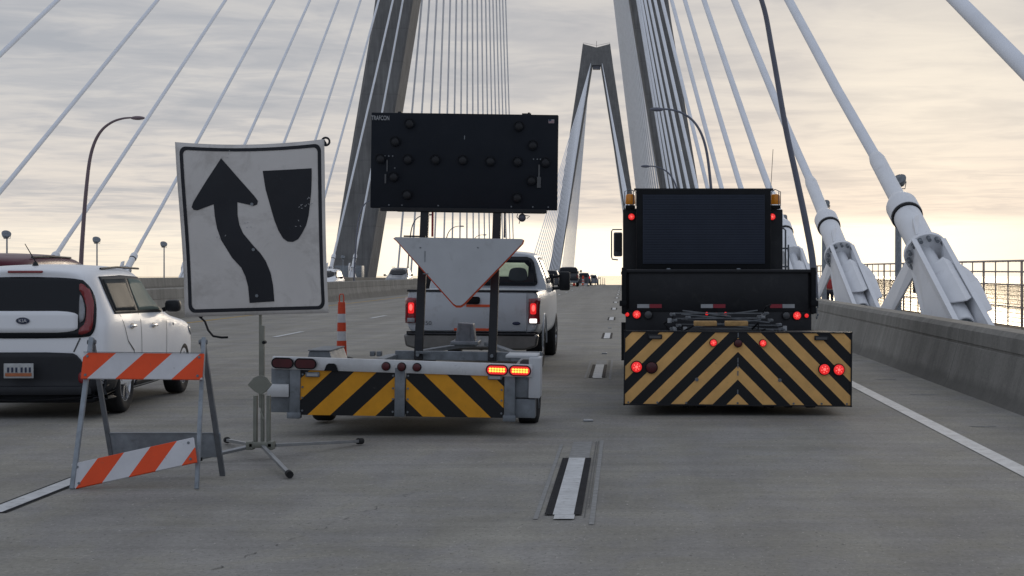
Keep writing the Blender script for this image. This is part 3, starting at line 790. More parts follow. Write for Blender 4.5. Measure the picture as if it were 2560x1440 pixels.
# ================================================================== WHEELS / CARS
def wheel(parent, x, y, r, wd, side, rim='chrome', spokes=5, name='wheel', dual=False, zc=None):
    """side=+1: outer face to +X"""
    zc = r if zc is None else zc
    w_ = bpy.data.objects.new(name, None); COL.objects.link(w_); w_.parent = parent; w_.location = (x, y, zc); w_.empty_display_size = .1
    h = wd/2; rr = r*.64
    MB().lathe_x([(-h*.8, rr), (-h*.98, r*.80), (-h*.86, r*.95), (-h*.6, r), (h*.6, r), (h*.86, r*.95), (h*.98, r*.80), (h*.8, rr), (h*.55, rr*.97)], 36).build('tyre', M['rubber'], w_, smooth=50)
    q = MB(); s = side
    q.lathe_x([(s*h*.2, rr*.98), (s*h*.82, rr*.99), (s*h*.84, rr*.93), (s*h*.6, rr*.90), (s*h*.3, rr*.88)], 32) if s > 0 else q.lathe_x([(-h*.3, rr*.88), (-h*.6, rr*.90), (-h*.84, rr*.93), (-h*.82, rr*.99), (-h*.2, rr*.98)], 32)
    q.cyl((s*h*.2, 0, 0), (s*h*.24, 0, 0), rr*.9, seg=24)
    for k in range(spokes):
        a = k*2*math.pi/spokes+.3
        for da in (-.11, .11):
            c1 = Vector((s*h*.62, math.cos(a+da*1.5)*rr*.18, math.sin(a+da*1.5)*rr*.18)); c2 = Vector((s*h*.78, math.cos(a+da)*rr*.95, math.sin(a+da)*rr*.95))
            q.bar(c1, c2, .03, rr*.085)
    q.cyl((s*h*.4, 0, 0), (s*h*.8, 0, 0), rr*.2, rr*.17, seg=16)
    q.build('rim', M[rim], w_, smooth=30)
    MB().cyl((s*h*.18, 0, 0), (s*h*.28, 0, 0), rr*.86, seg=24).build('brake_disc', M['blackmatte'], w_)
    return w_
def archcut(x, y, r, wd):
    o = MB().cyl((x-wd/2, y, r*.97), (x+wd/2, y, r*.97), r*1.18, seg=40).build('cut', M['blackmatte'], smooth=0); return o

def side_mirror(parent, loc, sx, d=(.12, .10, .16), m='black', arm=.12):
    q = MB(); q.box((sx*(arm+d[0]), 0, 0), (d[0]*1.9, d[1]*1.8, d[2]*1.7), bev=min(d)*.55); q.bar((0, .02, -.05), (sx*(arm+.04), .01, -.03), .05, .05)
    o = q.build('side_mirror', M[m], parent, loc=loc); return o

# ---------------- white hatchback at the left
def ring(y, hw, z0, zs, zb, zt, rw, tilt=0):
    """half profile: y pos, half width, bottom, sill z, belt z, roof z, roof half width; tilt moves upper points forward"""
    P = [(0, z0), (hw*.55, z0), (hw*.90, z0+.01), (hw*.985, zs), (hw, zs+(zb-zs)*.45), (hw*.985, zb-.06), (hw*.955, zb+.02), (rw+.055, zb+(zt-zb)*.55), (rw+.01, zt-.10), (rw-.07, zt-.02), (rw*.5, zt), (0, zt+.012)]
    return [(x, y+tilt*max(0, z-.75), z) for x, z in P]
def hatchback(loc, rz, label, m, full=True):
    r = thing('parked_car' if False else 'car', label, 'car', loc, rz)
    rings = [ring(.10, .66, .36, .42, .92, 1.50, .50, .10), ring(.03, .80, .30, .38, .95, 1.555, .60, .16), ring(.05, .855, .27, .36, .98, 1.575, .635, .2),
             ring(.22, .885, .23, .34, 1.05, 1.60, .665, .16), ring(.6, .895, .21, .32, 1.06, 1.615, .675), ring(1.2, .90, .20, .31, 1.05, 1.62, .675), ring(1.7, .90, .20, .31, 1.04, 1.61, .67), ring(2.15, .90, .20, .31, 1.04, 1.57, .64),
             ring(2.38, .895, .20, .32, 1.03, 1.44, .63), ring(2.72, .89, .20, .33, 1.0, 1.18, .65), ring(2.92, .885, .2, .34, .96, 1.06, .66), ring(3.5, .88, .2, .34, .91, 1.0, .66), ring(3.85, .86, .22, .35, .86, .94, .62), ring(4.02, .80, .24, .36, .78, .86, .55), ring(4.12, .66, .3, .4, .7, .76, .42)]
    body = loft(rings, 'body', M[m], r, 2)
    WR = .33
    boolcut(body, [archcut(sx*.86, y, WR, .50) for sx in (-1, 1) for y in (.80, 3.37)])
    tr = bvh(body)
    # rear black graphic
    blk = smooth_poly([(-.60, 1.49), (.56, 1.49), (.66, 1.40), (.735, 1.22), (.765, 1.02), (.74, .90), (.66, .845), (-.66, .845), (-.74, .90), (-.765, 1.02), (-.735, 1.22), (-.66, 1.40)], 2)
    g = decal(tr, blk, 'y', 'rear_window', M['glass'], r, .004, .06)
    p = decal(tr, smooth_poly([(-.56, 1.125), (.56, 1.125), (.565, .92), (-.565, .92)], 0) if False else smooth_poly([(-.57, 1.13), (0, 1.13), (.57, 1.13), (.57, 1.02), (.57, .905), (0, .905), (-.57, .905), (-.57, 1.02)], 2), 'y', 'tailgate_panel', M[m], r, .016, .06, thick=.012)
    for s in (-1, 1):
        C = [(.575, 1.43), (.64, 1.39), (.70, 1.26), (.735, 1.10), (.735, .96), (.70, .905), (.585, .875), (.585, .94), (.655, 1.00), (.665, 1.12), (.65, 1.22), (.60, 1.32), (.572, 1.345)]
        l = decal(tr, smooth_poly([(s*x, z) for x, z in C], 1), 'y', 'tail_light', M['redlens'], r, .016, .05, thick=.015)
        decal(tr, smooth_poly([(s*x, z) for x, z in [(.578, 1.31), (.61, 1.28), (.64, 1.18), (.645, 1.08), (.63, 1.03), (.58, 1.0)]], 1), 'y', 'reverse_lens', M['clear'], l, .014, .05, thick=.01)
        decal(tr, smooth_poly([(s*x, z) for x, z in [(.60, .50), (.70, .50), (.72, .44), (.70, .37), (.60, .37), (.58, .44)]], 2), 'y', 'rear_reflector', M['redlens'], r, .02, .05)
    decal(tr, smooth_poly([(-.52, .70), (.50, .70), (.58, .66), (.66, .54), (.79, .47), (.86, .34), (.84, .19), (-.84, .19), (-.86, .34), (-.79, .47), (-.66, .54), (-.58, .66)], 1), 'y', 'lower_bumper', M['plastic'], r, .006, .06, thick=.012)
    for s in (-1, 1):
        decal(tr, [(.04, .20), (.42, .20), (.44, .40), (.3, .46), (.04, .50)], 'x', 'bumper_corner', M['plastic'], r, .006, .06, side=s, thick=.010)
        decal(tr, [(1.16, .215), (3.0, .215), (3.0, .34), (1.16, .34)], 'x', 'sill', M['plastic'], r, .005, .08, side=s, thick=.008)
    MB().box((0, .38, .24), (1.5, .6, .14), bev=.03).build('underside', M['blackmatte'], r)
    MB().box((0, .10, .30), (1.46, .16, .10), bev=.03).build('valance', M['plastic'], r)
    lp = MB().box((0, -.035, .515), (.305, .012, .155), bev=.005).build('licence_plate', M['plate'], r)
    q = MB()
    for k in range(6): q.box((-.105+.042*k+(.012 if k > 2 else 0), -.043, .525+.0), (.020, .004, .052))
    q.split('plate_character', M['blue_emblem'], lp)
    MB().box((0, -.0435, .475), (.27, .004, .034)).build('plate_band', M['plate_o'], lp)
    # badge
    y0 = tr.ray_cast(Vector((0, -3, 1.03)), Vector((0, 1, 0)))[0].y-.03
    e = MB().sph((0, y0, 1.03), 1, (.072, .012, .036), 20).build('badge', M['blue_emblem'], r)
    text('KIA', .05, 'badge_lettering', M['chrome'], e, (0, y0-.013, 1.03), xs=1.1, ext=.003)
    MB().tube([(.072*math.cos(a), y0-.006, 1.03+.036*math.sin(a)) for a in [k*math.pi/14 for k in range(29)]], .004, 6).build('badge_rim', M['chrome'], e)
    # high brake light, spoiler, antenna
    yb = tr.ray_cast(Vector((0, -3, 1.545)), Vector((0, 1, 0)))[0].y
    MB().box((0, yb+.005, 1.545), (.36, .05, .026), bev=.008).build('brake_light', M['redlens'], r)
    q = MB(); q.cyl((.02, .42, 1.61), (.02, .42, 1.65), .035, .02, seg=10); q.cyl((.02, .42, 1.65), (-.03, .24, 1.84), .007, .004, seg=6); q.build('antenna', M['black'], r)
    for s in (-1, 1):
        MB().tube([(s*.62, .7, 1.578), (s*.63, 1.3, 1.592), (s*.62, 2.2, 1.575)], .012, 8).build('roof_rail', M['plastic'], r)
        fr = decal(tr, [(.46, 1.09), (2.40, 1.055), (2.52, 1.075), (2.24, 1.43), (2.05, 1.475), (1.2, 1.50), (.44, 1.49)], 'x', 'window_frame', M['plastic'], r, .003, .07, side=s)
        decal(tr, [(.52, 1.12), (1.26, 1.105), (1.34, 1.46), (.50, 1.46)], 'x', 'rear_side_window', M['sideglass'], fr, .012, .07, side=s, thick=.003)
        decal(tr, [(1.36, 1.10), (2.36, 1.085), (2.14, 1.41), (1.98, 1.44), (1.44, 1.46)], 'x', 'front_side_window', M['glasslite'], fr, .012, .07, side=s, thick=.003)
        for y, z in ((1.0, .94), (1.88, .915)):
            yh = tr.ray_cast(Vector((3*s, y, z)), Vector((-s, 0, 0)))[0].x
            h = MB().box((yh+s*.012, y, z), (.035, .19, .03), bev=.01).build('door_handle', M['chrome'], r)
            decal(tr, smooth_poly([(y-.09, z+.03), (y+.07, z+.03), (y+.07, z-.03), (y-.09, z-.03)], 2), 'x', 'handle_recess', M['greylens'], h, .003, .05, side=s, thick=0)
        for pts in ([(1.33, .30), (1.342, .30), (1.352, 1.08), (1.34, 1.08)], [(2.42, .36), (2.432, .36), (2.50, 1.04), (2.488, 1.04)], [(.62, 1.08), (.80, .78), (1.02, .66), (1.10, .36), (1.115, .36), (1.035, .675), (.81, .79), (.632, 1.08)]):
            decal(tr, pts, 'x', 'door_seam', M['blackmatte'], r, .0025, .1, side=s, thick=0)
        decal(tr, [(s*.52, .705), (s*.535, .70), (s*.60, .845), (s*.585, .85)] if s > 0 else [(s*.585, .85), (s*.60, .845), (s*.535, .70), (s*.52, .705)], 'y', 'bumper_seam', M['greylens'], r, .003, .05, thick=0)
        side_mirror(r, (s*.86, 2.38, 1.13), s, (.095, .085, .085), arm=.03)
        decal(tr, smooth_poly([(3.66, .86), (3.95, .80), (4.02, .70), (3.72, .74)], 1), 'x', 'headlight', M['clear'], r, .006, .06, side=s)
        MB().sph((s*.895, 2.75, .90), .02, (.5, 1.4, 1), 10).build('side_repeater', M['clear'], r)
        for y in (.80, 3.37): wheel(r, s*.775, y, WR, .22, s, 'chrome', 5)
    w_ = decal(tr, smooth_poly([(-.58, 2.30), (.58, 2.30), (.68, 2.72), (-.68, 2.72)], 0), 'z', 'windscreen', M['glass'], r, .004, .08)
    MB().cyl((.35, .1, .27), (.35, .4, .27), .035, seg=12).build('exhaust', M['galvdark'], r)
    return r
kia = hatchback((-6.30, 15.85, zr(15.85)), R(2.5), 'white boxy hatchback at the left with black framed rear window and red wraparound tail lights', 'carwhite')
# dark red minivan beyond it
def minivan(loc, rz, label, m):
    r = thing('car', label, 'car', loc, rz)
    def rg(y, hw, zt, rw, zb=1.0, t_=0): return ring(y, hw, .25, .36, zb, zt, rw, t_)
    rings = [rg(.08, .72, 1.5, .5, 1, .1), rg(.0, .88, 1.62, .62, 1, .12), rg(.12, .93, 1.68, .68, 1, .12), rg(.5, .95, 1.73, .73), rg(1.4, .96, 1.76, .74), rg(2.4, .96, 1.75, .73), rg(3.1, .95, 1.68, .70), rg(3.6, .94, 1.36, .70), rg(4.0, .93, 1.12, .70, .98), rg(4.6, .90, .98, .68, .88), rg(4.9, .8, .84, .55, .78), rg(5.0, .66, .74, .4, .68)]
    b = loft(rings, 'body', M[m], r, 2)
    boolcut(b, [archcut(sx*.92, y, .35, .5) for sx in (-1, 1) for y in (1.0, 4.0)]); tr = bvh(b)
    decal(tr, smooth_poly([(-.66, 1.6), (.66, 1.6), (.78, 1.1), (-.78, 1.1)], 1), 'y', 'rear_window', M['glass'], r)
    for s in (-1, 1):
        decal(tr, smooth_poly([(s*.80, 1.1), (s*.90, 1.1), (s*.90, .75), (s*.80, .75)], 1), 'y', 'tail_light', M['redlens'], r)
        decal(tr, smooth_poly([(.4, 1.05), (3.3, 1.03), (3.0, 1.6), (.4, 1.6)], 0), 'x', 'side_window', M['glass'], r, .004, .08, side=s)
        MB().tube([(s*.68, .7, 1.70), (s*.70, 1.3, 1.715), (s*.68, 2.4, 1.70)], .014, 8).build('roof_rail', M['plastic'], r)
        for y in (1.0, 4.0): wheel(r, s*.83, y, .35, .23, s, 'chrome', 5)
    MB().cyl((-.25, .7, 1.72), (-.3, .45, 2.0), .008, .004, seg=6).cyl((-.25, .72, 1.70), (-.25, .70, 1.76), .04, .015, seg=8).build('antenna', M['black'], r)
    return r
minivan((-8.72, 20.0, zr(20)+.03), R(3), 'dark red minivan whose roof shows just above the white hatchback', 'carred')

# ---------------- pickup
def pickup(loc, rz, label, m, L=6.1, detail=True, ry=0, dark=False):
    r = thing('pickup_truck', label, 'pickup truck', loc, rz, ry)
    def lo(y, hw, z0, zt, rnd=.04): return [(0, y, z0), (hw*.8, y, z0), (hw*.96, y, z0+.04), (hw, y, z0+.2), (hw, y, (z0+zt)/2), (hw*.995, y, zt-.12), (hw*.975, y, zt-.03), (hw*.93, y, zt), (hw*.5, y, zt+.005), (0, y, zt+.008)]
    rings = [lo(.0, .96, .62, 1.235), lo(.015, .985, .60, 1.245), lo(.08, 1.0, .56, 1.25), lo(.9, 1.0, .5, 1.25), lo(2.2, 1.0, .45, 1.25), lo(2.4, .99, .45, 1.25), lo(3.9, .99, .45, 1.26), lo(4.2, .99, .45, 1.27), lo(5.5, .97, .45, 1.22), lo(5.95, .92, .48, 1.16), lo(6.05, .84, .5, 1.10)]
    body = loft(rings, 'body', M[m], r, 2)
    WR = .40
    bed = MB().box((0, 1.14, 1.1), (1.62, 2.0, .9)).build('cut', M['black'], smooth=0)
    boolcut(body, [archcut(s*.93, y, WR, .52) for s in (-1, 1) for y in (1.3, 5.0)]+[bed]); tr = bvh(body)
    # cab
    def cb(y, hw, zt, rw, t_=0): return [(0, y, 1.1), (hw*.7, y, 1.1), (hw, y, 1.12), (hw*1.0, y, 1.24), (hw*.985, y, 1.34), (rw+.09, y+t_*.3, 1.34+(zt-1.34)*.5), (rw+.02, y+t_*.6, zt-.09), (rw-.05, y+t_*.8, zt-.02), (rw*.5, y+t_, zt+.01), (0, y+t_, zt+.015)]
    cr = [cb(2.262, .93, 1.80, .73, .06), cb(2.255, .955, 1.825, .757, .06), cb(2.285, .965, 1.835, .768, .06), cb(2.42, .975, 1.848, .777, .05), cb(3.0, .985, 1.865, .79), cb(3.55, .985, 1.86, .785), cb(3.85, .98, 1.80, .76), cb(4.25, .97, 1.42, .78), cb(4.4, .95, 1.30, .8)]
    cab = loft(cr, 'cab', M[m], r, 2); tc_ = bvh(cab)
    wf = decal(tc_, [(-.82, 1.35), (-.805, 1.31), (-.775, 1.29), (.775, 1.29), (.805, 1.31), (.82, 1.35), (.76, 1.67), (.72, 1.735), (.64, 1.765), (-.64, 1.765), (-.72, 1.735), (-.76, 1.67)], 'y', 'rear_window_seal', M['black'], cab, .022, .04, thick=.004)
    wg = decal(tc_, [(-.79, 1.36), (-.76, 1.32), (.76, 1.32), (.79, 1.36), (.735, 1.66), (.70, 1.72), (.62, 1.742), (-.62, 1.742), (-.70, 1.72), (-.735, 1.66)], 'y', 'rear_window', M['glass'], cab, .030, .04, thick=.003)
    if detail:
        # daylight through the cab painted as a pale pane, headrests laid over it
        gl = decal(tc_, [(-.70, 1.44), (.66, 1.44), (.67, 1.60), (.60, 1.665), (-.62, 1.67)], 'y', 'painted_daylight_pane', M['daylight_paint'], cab, .036, .04, thick=.002)
        for x in (-.45, .50):
            decal(tc_, smooth_poly([(x-.16, 1.36), (x-.15, 1.52), (x-.10, 1.585), (x+.10, 1.585), (x+.15, 1.52), (x+.16, 1.36)], 2), 'y', 'headrest', M['seat'], cab, .041, .04, thick=.008)
    for s in (-1, 1):
        decal(tc_, smooth_poly([(2.55, 1.33), (3.98, 1.33), (3.72, 1.70), (3.5, 1.76), (2.55, 1.76)], 0), 'x', 'side_window', M['glass'], cab, .004, .08, side=s)
        for y in (1.3, 5.0): wheel(r, s*.86, y, WR, .26, s, 'chrome', 6)
        if detail:
            lb = decal(tr, [(s*.84, .76), (s*.985, .76), (s*.985, 1.13), (s*.84, 1.13)] if s > 0 else [(-.985, .76), (-.84, .76), (-.84, 1.13), (-.985, 1.13)], 'y', 'tail_light', M['redlens'], r, .006, .06, thick=.03)
            q = MB(); q.box((s*.912, -.045, .98), (.085, .02, .16), bev=.02); q.build('lit_lens', M['redlit'], lb)
            MB().sph((s*.915, -.055, .99), 1, (.026, .012, .05), 12).build('bulb_glow', M['redcore'], lb)
            MB().box((s*.912, -.045, .80), (.11, .02, .065), bev=.01).build('reverse_lens', M['whitelit'] if s > 0 else M['clear'], lb)
            # tow mirror
            q = MB(); q.box((s*1.19, 3.72, 1.36), (.19, .09, .33), bev=.035); q.build('tow_mirror', M['black'], r)
            q = MB(); q.tube([(s*.93, 3.78, 1.42), (s*1.12, 3.74, 1.45)], .025, 8); q.tube([(s*.93, 3.78, 1.22), (s*1.12, 3.74, 1.24)], .025, 8); q.box((s*.965, 3.8, 1.33), (.07, .12, .30), bev=.02); q.build('mirror_arm', M['black'], r)
        else:
            MB().box((s*.912, -.03, .97), (.12, .04, .30), bev=.01).build('tail_light', M['redlens'], r)
            q = MB(); q.box((s*1.17, 3.72, 1.45), (.17, .09, .24), bev=.03); q.bar((s*.93, 3.78, 1.38), (s*1.12, 3.74, 1.40), .04, .04); q.build('tow_mirror', M['black'], r)
        decal(tc_, [(3.98, 1.14), (4.0, 1.14), (4.0, 1.34), (3.98, 1.34)], 'x', 'door_seam', M['blackmatte'], cab, .003, .1, side=s, thick=0)
        # wheel lip moulding
        q = MB(); q.tube([(s*1.0, 1.3+.475*math.cos(a), .39+.475*math.sin(a)) for a in [k*math.pi/14 for k in range(15)]], .014, 6); q.build('wheel_lip', M[m], r)
    MB().box((0, .02, 1.238), (1.96, .06, .035), bev=.01).build('tailgate_cap', M['plastic'], r)
    tg = MB().box((0, -.012, .925), (1.62, .035, .56), bev=.012).build('tailgate', M[m], r)
    if detail:
        q = MB(); q.box((-.02, -.035, 1.10), (.27, .02, .11), bev=.03); q.build('tailgate_handle', M['blackmatte'], tg)
        MB().sph((.66, -.035, .76), 1, (.062, .008, .026), 18).build('badge', M['blue_emblem'], tg)
        text('F350', .085, 'model_lettering', M['galvdark'], tg, (-.70, -.033, .755), xs=1.15)
        for z in (1.02, .665): MB().box((.04 if z < 1 else .12, -.033, z), (.62 if z < 1 else .42, .006, .038)).build('orange_tape', M['orangetape'], tg)
        MB().box((-.0, .0, .62), (1.96, .05, .028)).build('tailgate_gap', M['blackmatte'], r)
    bp = MB(); bp.poly([(-1.0, .60), (1.0, .60), (.97, .42), (.80, .37), (-.80, .37), (-.97, .42)], (-.20, .05), 'y'); bp.build('rear_bumper', M['bumperm'] if detail else M['galv'], r, bevel=.03)
    MB().box((0, -.16, .605), (1.9, .14, .02), bev=.005).build('bumper_step', M['plastic'], r)
    pl = MB().box((.14, -.21, .50), (.30, .012, .155)).build('licence_plate', M['plate'], r)
    MB().cyl((0, -.45, .48), (0, -.1, .48), .045, seg=10).build('hitch', M['galvdark'], r)
    MB().box((0, 2.6, .44), (1.3, 4.6, .14)).build('chassis', M['blackmatte'], r)
    MB().sph((0, 1.3, .42), .14, (1.2, 1, 1), 12).cyl((-.8, 1.3, .40), (.8, 1.3, .40), .05, seg=8).build('rear_axle', M['blackmatte'], r)
    return r
mt = mat('daylight_paint', (.82, .90, .58), .3, 0, .3, 3, spec=.6); M['daylight_paint'] = mt  # pale colour standing in for sky light seen through the cab
pickup((-2.27, 22.7, zr(22.7)), R(-.6), 'white pickup truck towing the striped crash trailer, brake lights lit', 'pickwhite', ry=R(.4))
far_pk = pickup((-6.1, 165, zr(165)), R(.5), 'distant black pickup truck near the crest, left of the far traffic cones', 'cardark', detail=False)

far_pk.scale = (1.15, 1.15, 1.15)
# ---------------- small far vehicles
def far_car(loc, rz, label, m, hgt=1.75, suv=True, lit=False, red=False):
    r = thing('car', label, 'car', loc, rz)
    k = hgt/1.62
    rings = [ring(.10, .66, .36, .42, .92*k, 1.45*k, .50, .10), ring(.02, .86, .28, .38, .97*k, 1.55*k, .62, .2), ring(.4, .92, .22, .32, 1.0*k, 1.60*k, .68), ring(1.4, .93, .22, .32, 1.0*k, 1.62*k, .69), ring(2.4, .93, .22, .32, 1.0*k, 1.59*k, .68), ring(3.05, .92, .22, .33, .98*k, 1.22*k, .68), ring(3.3, .91, .22, .34, .95*k, 1.05*k, .70), ring(4.2, .88, .24, .36, .86*k, .94*k, .65), ring(4.5, .72, .32, .42, .7*k, .78*k, .5)]
    b = loft(rings, 'body', M[m], r, 2); tr = bvh(b)
    decal(tr, smooth_poly([(-.62, 1.52*k), (.62, 1.52*k), (.74, 1.06*k), (-.74, 1.06*k)], 1), 'y', 'rear_window', M['glass'], r, .004, .1)
    decal(tr, smooth_poly([(-.62, 1.50*k), (.62, 1.50*k), (.76, 1.08*k), (-.76, 1.08*k)], 1), '+y', 'windscreen', M['glass'], r, .004, .1)
    for s in (-1, 1):
        decal(tr, [(.35, 1.07*k), (2.95, 1.06*k), (2.45, 1.5*k), (.45, 1.5*k)], 'x', 'side_window', M['glass'], r, .004, .1, side=s)
        MB().box((s*.76, .03, 1.0*k), (.14, .06, .26), bev=.02).build('tail_light', M['redlit'] if red else M['redlens'], r)
        MB().box((s*.62, 4.42, .72*k), (.26, .12, .13), bev=.03).build('headlight', M['headlit'] if lit else M['clear'], r)
        side_mirror(r, (s*.90, 2.75, 1.08*k), s, (.10, .07, .09))
        for y in (.85, 3.5): wheel(r, s*.82, y, .34, .22, s, 'chrome', 5)
    MB().tube([(-.6, .6, 1.65*k), (-.6, 2.2, 1.66*k)], .02, 6).tube([(.6, .6, 1.65*k), (.6, 2.2, 1.66*k)], .02, 6).build('roof_rail', M['plastic'], r)
    MB().box((0, 4.5, .55*k), (.9, .06, .2), bev=.02).build('grille', M['blackmatte'], r)
    return r
far_car((-19.95, 104, zr(100)-.1), R(180), 'white oncoming car with lit headlamps right of the keep left sign', 'carwhite', 1.75, lit=True)
far_car((-18.6, 128, zr(126)), R(180), 'grey oncoming sport utility vehicle behind the median barrier, near the white triangle', 'cargrey', 1.85)
far_car((-7.3, 150, zr(150)), 0, 'dark blue car just beyond the white pickup, left of its tow mirror', 'cardark', 1.75)
far_car((-5.4, 205, zr(205)), 0, 'distant dark car with red lights right of the black pickup', 'cardark', 1.7, red=True)
far_car((-5.1, 245, zr(245)), 0, 'tiny pale car at the crest behind the far traffic cones', 'cargrey', 1.6)

# ================================================================== SHADOW TRUCK WITH ATTENUATOR (right)
def lens(parent, name, c, r, lit=True, core=True, ring_=True, dm='deadlens', depth=.03):
    o = MB().cyl((c[0], c[1], c[2]), (c[0], c[1]-depth, c[2]), r*1.18, r*1.12, seg=24).build(name, M['blackmatte'], parent)
    MB().sph((c[0], c[1]-depth, c[2]), 1, (r, .014, r), 20).build('lens', M['redlit' if lit else dm], o)
    if lit and core:
        q = MB()
        q.sph((c[0], c[1]-depth-.012, c[2]), 1, (r*.3, .008, r*.3), 10)
        for k in range(6):
            a = k*math.pi/3+.3; q.sph((c[0]+r*.55*math.cos(a), c[1]-depth-.009, c[2]+r*.55*math.sin(a)), 1, (r*.13, .007, r*.13), 8)
        q.split('led', M['redcore'], o)
    return o
tk = thing('attenuator_truck', 'black highway truck with a blank message screen and amber beacons, carrying the striped crash cushion', 'truck', (1.19, 19.2, zr(19.2)))
# local y: 0 = dump body rear (D 19.2); panel at -2.9
# cab and upper box
MB().box((-.13, 3.0, 1.93), (2.15, 2.2, .96), bev=.03).build('cab', M['black'], tk)
MB().poly([(-1.205, 1.0), (.945, 1.0), (.945, 2.37), (-1.205, 2.37)], (1.25, 1.35), 'y').build('headboard', M['black'], tk, bevel=.01)
MB().box((0, .95, .76), (.9, 7.2, .2)).build('chassis', M['blackmatte'], tk)
MB().box((0, 5.0, .95), (2.1, 2.0, 1.0), bev=.1).build('bonnet', M['black'], tk)
MB().box((0, 1.2, .48), (1.5, 4.6, .3)).build('underbody_shade_block', M['blackmatte'], tk)  # filler block added to deepen the shade under the truck
sb = MB().box((-.13, 1.08, 2.07), (1.79, .16, 1.12), bev=.015).build('message_board', M['blackmatte'], tk)
MB().box((-.13, .994, 2.10), (1.62, .012, .92)).build('screen', M['screen'], sb)
q = MB()
for k in range(28): q.box((-.13, .986, 1.66+.0333*k), (1.60, .003, .0035))
q.build('screen_louvre', M['board'], sb, smooth=0)
MB().box((-.13, 1.15, 2.632), (1.85, .3, .018)).build('board_cap', M['black'], sb)
for x in (-.60, .33):
    MB().box((x, .97, 1.565), (.05, .03, .03), bev=.006).build('latch', M['galv'], sb)
for x in (-1.105, .845):
    b_ = MB().box((x, 1.25, 2.40), (.13, .16, .05), bev=.01).build('beacon_base', M['blackmatte'], tk)
    MB().lathe_z([(-.08, .058), (-.07, .066), (.03, .062), (.052, .052), (.058, .02)], 18).move((x, 1.25, 2.52)).build('beacon', M['amber'], tk, smooth=50)
    q = MB()
    for a in (0, 1.57, 3.14, 4.71): q.tube([(x+.085*math.cos(a+.5), 1.25+.085*math.sin(a+.5), 2.42), (x+.085*math.cos(a+.5), 1.25+.085*math.sin(a+.5), 2.61), (x, 1.25, 2.64)], .006, 5)
    q.build('beacon_guard', M['galvdark'], tk)
for x in (-1.09, .80): lens(tk, 'marker_light', (x, 1.235, 2.27), .043)
# mirrors
for s in (-1, 1):
    q = MB(); q.box((-.13+s*1.15 if s < 0 else .99, 3.4, 1.93), (.13, .08, .36), bev=.02)
    mm = q.build('side_mirror', M['galvdark'], tk); cx = -1.28 if s < 0 else .99
    MB().box((cx, 3.35, 1.96), (.09, .012, .26)).build('mirror_glass', M['sideglass'], mm)
    q = MB(); q.tube([(cx-.0, 3.36, 1.70), (cx+s*.085, 3.36, 1.71), (cx+s*.095, 3.36, 1.75), (cx+s*.095, 3.36, 2.12), (cx+s*.08, 3.36, 2.15), (cx-s*.06, 3.36, 2.15)], .010, 6); q.build('mirror_frame', M['galv'], tk)
q = MB()
for z in (1.6, 1.85): q.tube([(.95, 1.6, z), (1.06, 1.6, z)], .012, 6)
q.tube([(1.02, 1.6, 1.5), (1.02, 1.6, 2.1), (.97, 1.6, 2.14)], .012, 6); q.tube([(1.06, 1.6, 1.5), (1.06, 1.6, 1.9)], .012, 6); q.build('grab_rail', M['galvdark'], tk)
MB().cyl((.80, 1.5, 2.5), (.84, 1.5, 3.2), .004, seg=5).build('antenna', M['black'], tk)
# dump body
db = MB().box((0, .55, 1.28), (2.42, 1.2, .56), bev=.015).build('dump_body', M['black'], tk)
q = MB(); q.box((0, -.07, 1.29), (2.26, .04, .50), bev=.008); q.box((0, -.085, 1.545), (2.42, .07, .045), bev=.01); q.build('tailgate', M['black'], db)
q = MB()
for x in (-1.19, 1.19): q.box((x, -.09, 1.3), (.06, .09, .58), bev=.01); q.cyl((x, -.12, 1.52), (x, -.02, 1.52), .04, seg=10); q.box((x*1.01, -.10, 1.14), (.09, .1, .07), bev=.01)
q.split('tailgate_hinge', M['blackmatte'], db)
q = MB()
for k in range(9): q.sph((1.235+.01*math.sin(k*2.), -.10, 1.24-.035*k), 1, (.012, .008, .02), 8)
q.split('chain', M['galvdark'], db)
rb = MB().box((0, -.03, .87), (2.34, .08, .40), bev=.01).build('rear_beam', M['black'], tk)
for x, c1, c2 in ((-.87, 'whitetape', 'redtape'), (-.07, 'whitetape', 'redtape'), (.80, 'redtape', 'whitetape')):
    MB().box((x-.078, -.098, 1.105), (.152, .006, .048)).build('reflective_tape', M[c1], rb); MB().box((x+.078, -.098, 1.105), (.152, .006, .048)).build('reflective_tape', M[c2], rb)
lens(rb, 'tail_light', (-1.03, -.075, 1.0), .050); lens(rb, 'marker_light', (-1.15, -.075, 1.0), .026, core=False); lens(rb, 'reverse_light', (-.885, -.075, .995), .048, False, dm='greylens')
lens(rb, 'tail_light', (.985, -.075, .985), .050); lens(rb, 'marker_light', (1.105, -.075, .985), .026, core=False); lens(rb, 'reverse_light', (.85, -.075, .985), .045, False, dm='greylens')
for x, l_ in ((-.15, 1), (-.03, 0), (.085, 1)): lens(rb, 'marker_light', (x, -.075, 1.01), .021, bool(l_), core=False)
# wheels
for s in (-1, 1):
    for dx in (.0, .26): wheel(tk, s*(1.03-dx), 1.2, .40, .24, s, 'galvdark', 5)
    wheel(tk, s*1.0, 5.2, .40, .26, s, 'galvdark', 5)
    q = MB(); q.box((s*1.0, .75, .62), (.45, .01, .5)); q.build('mud_flap', M['rubber'], tk)
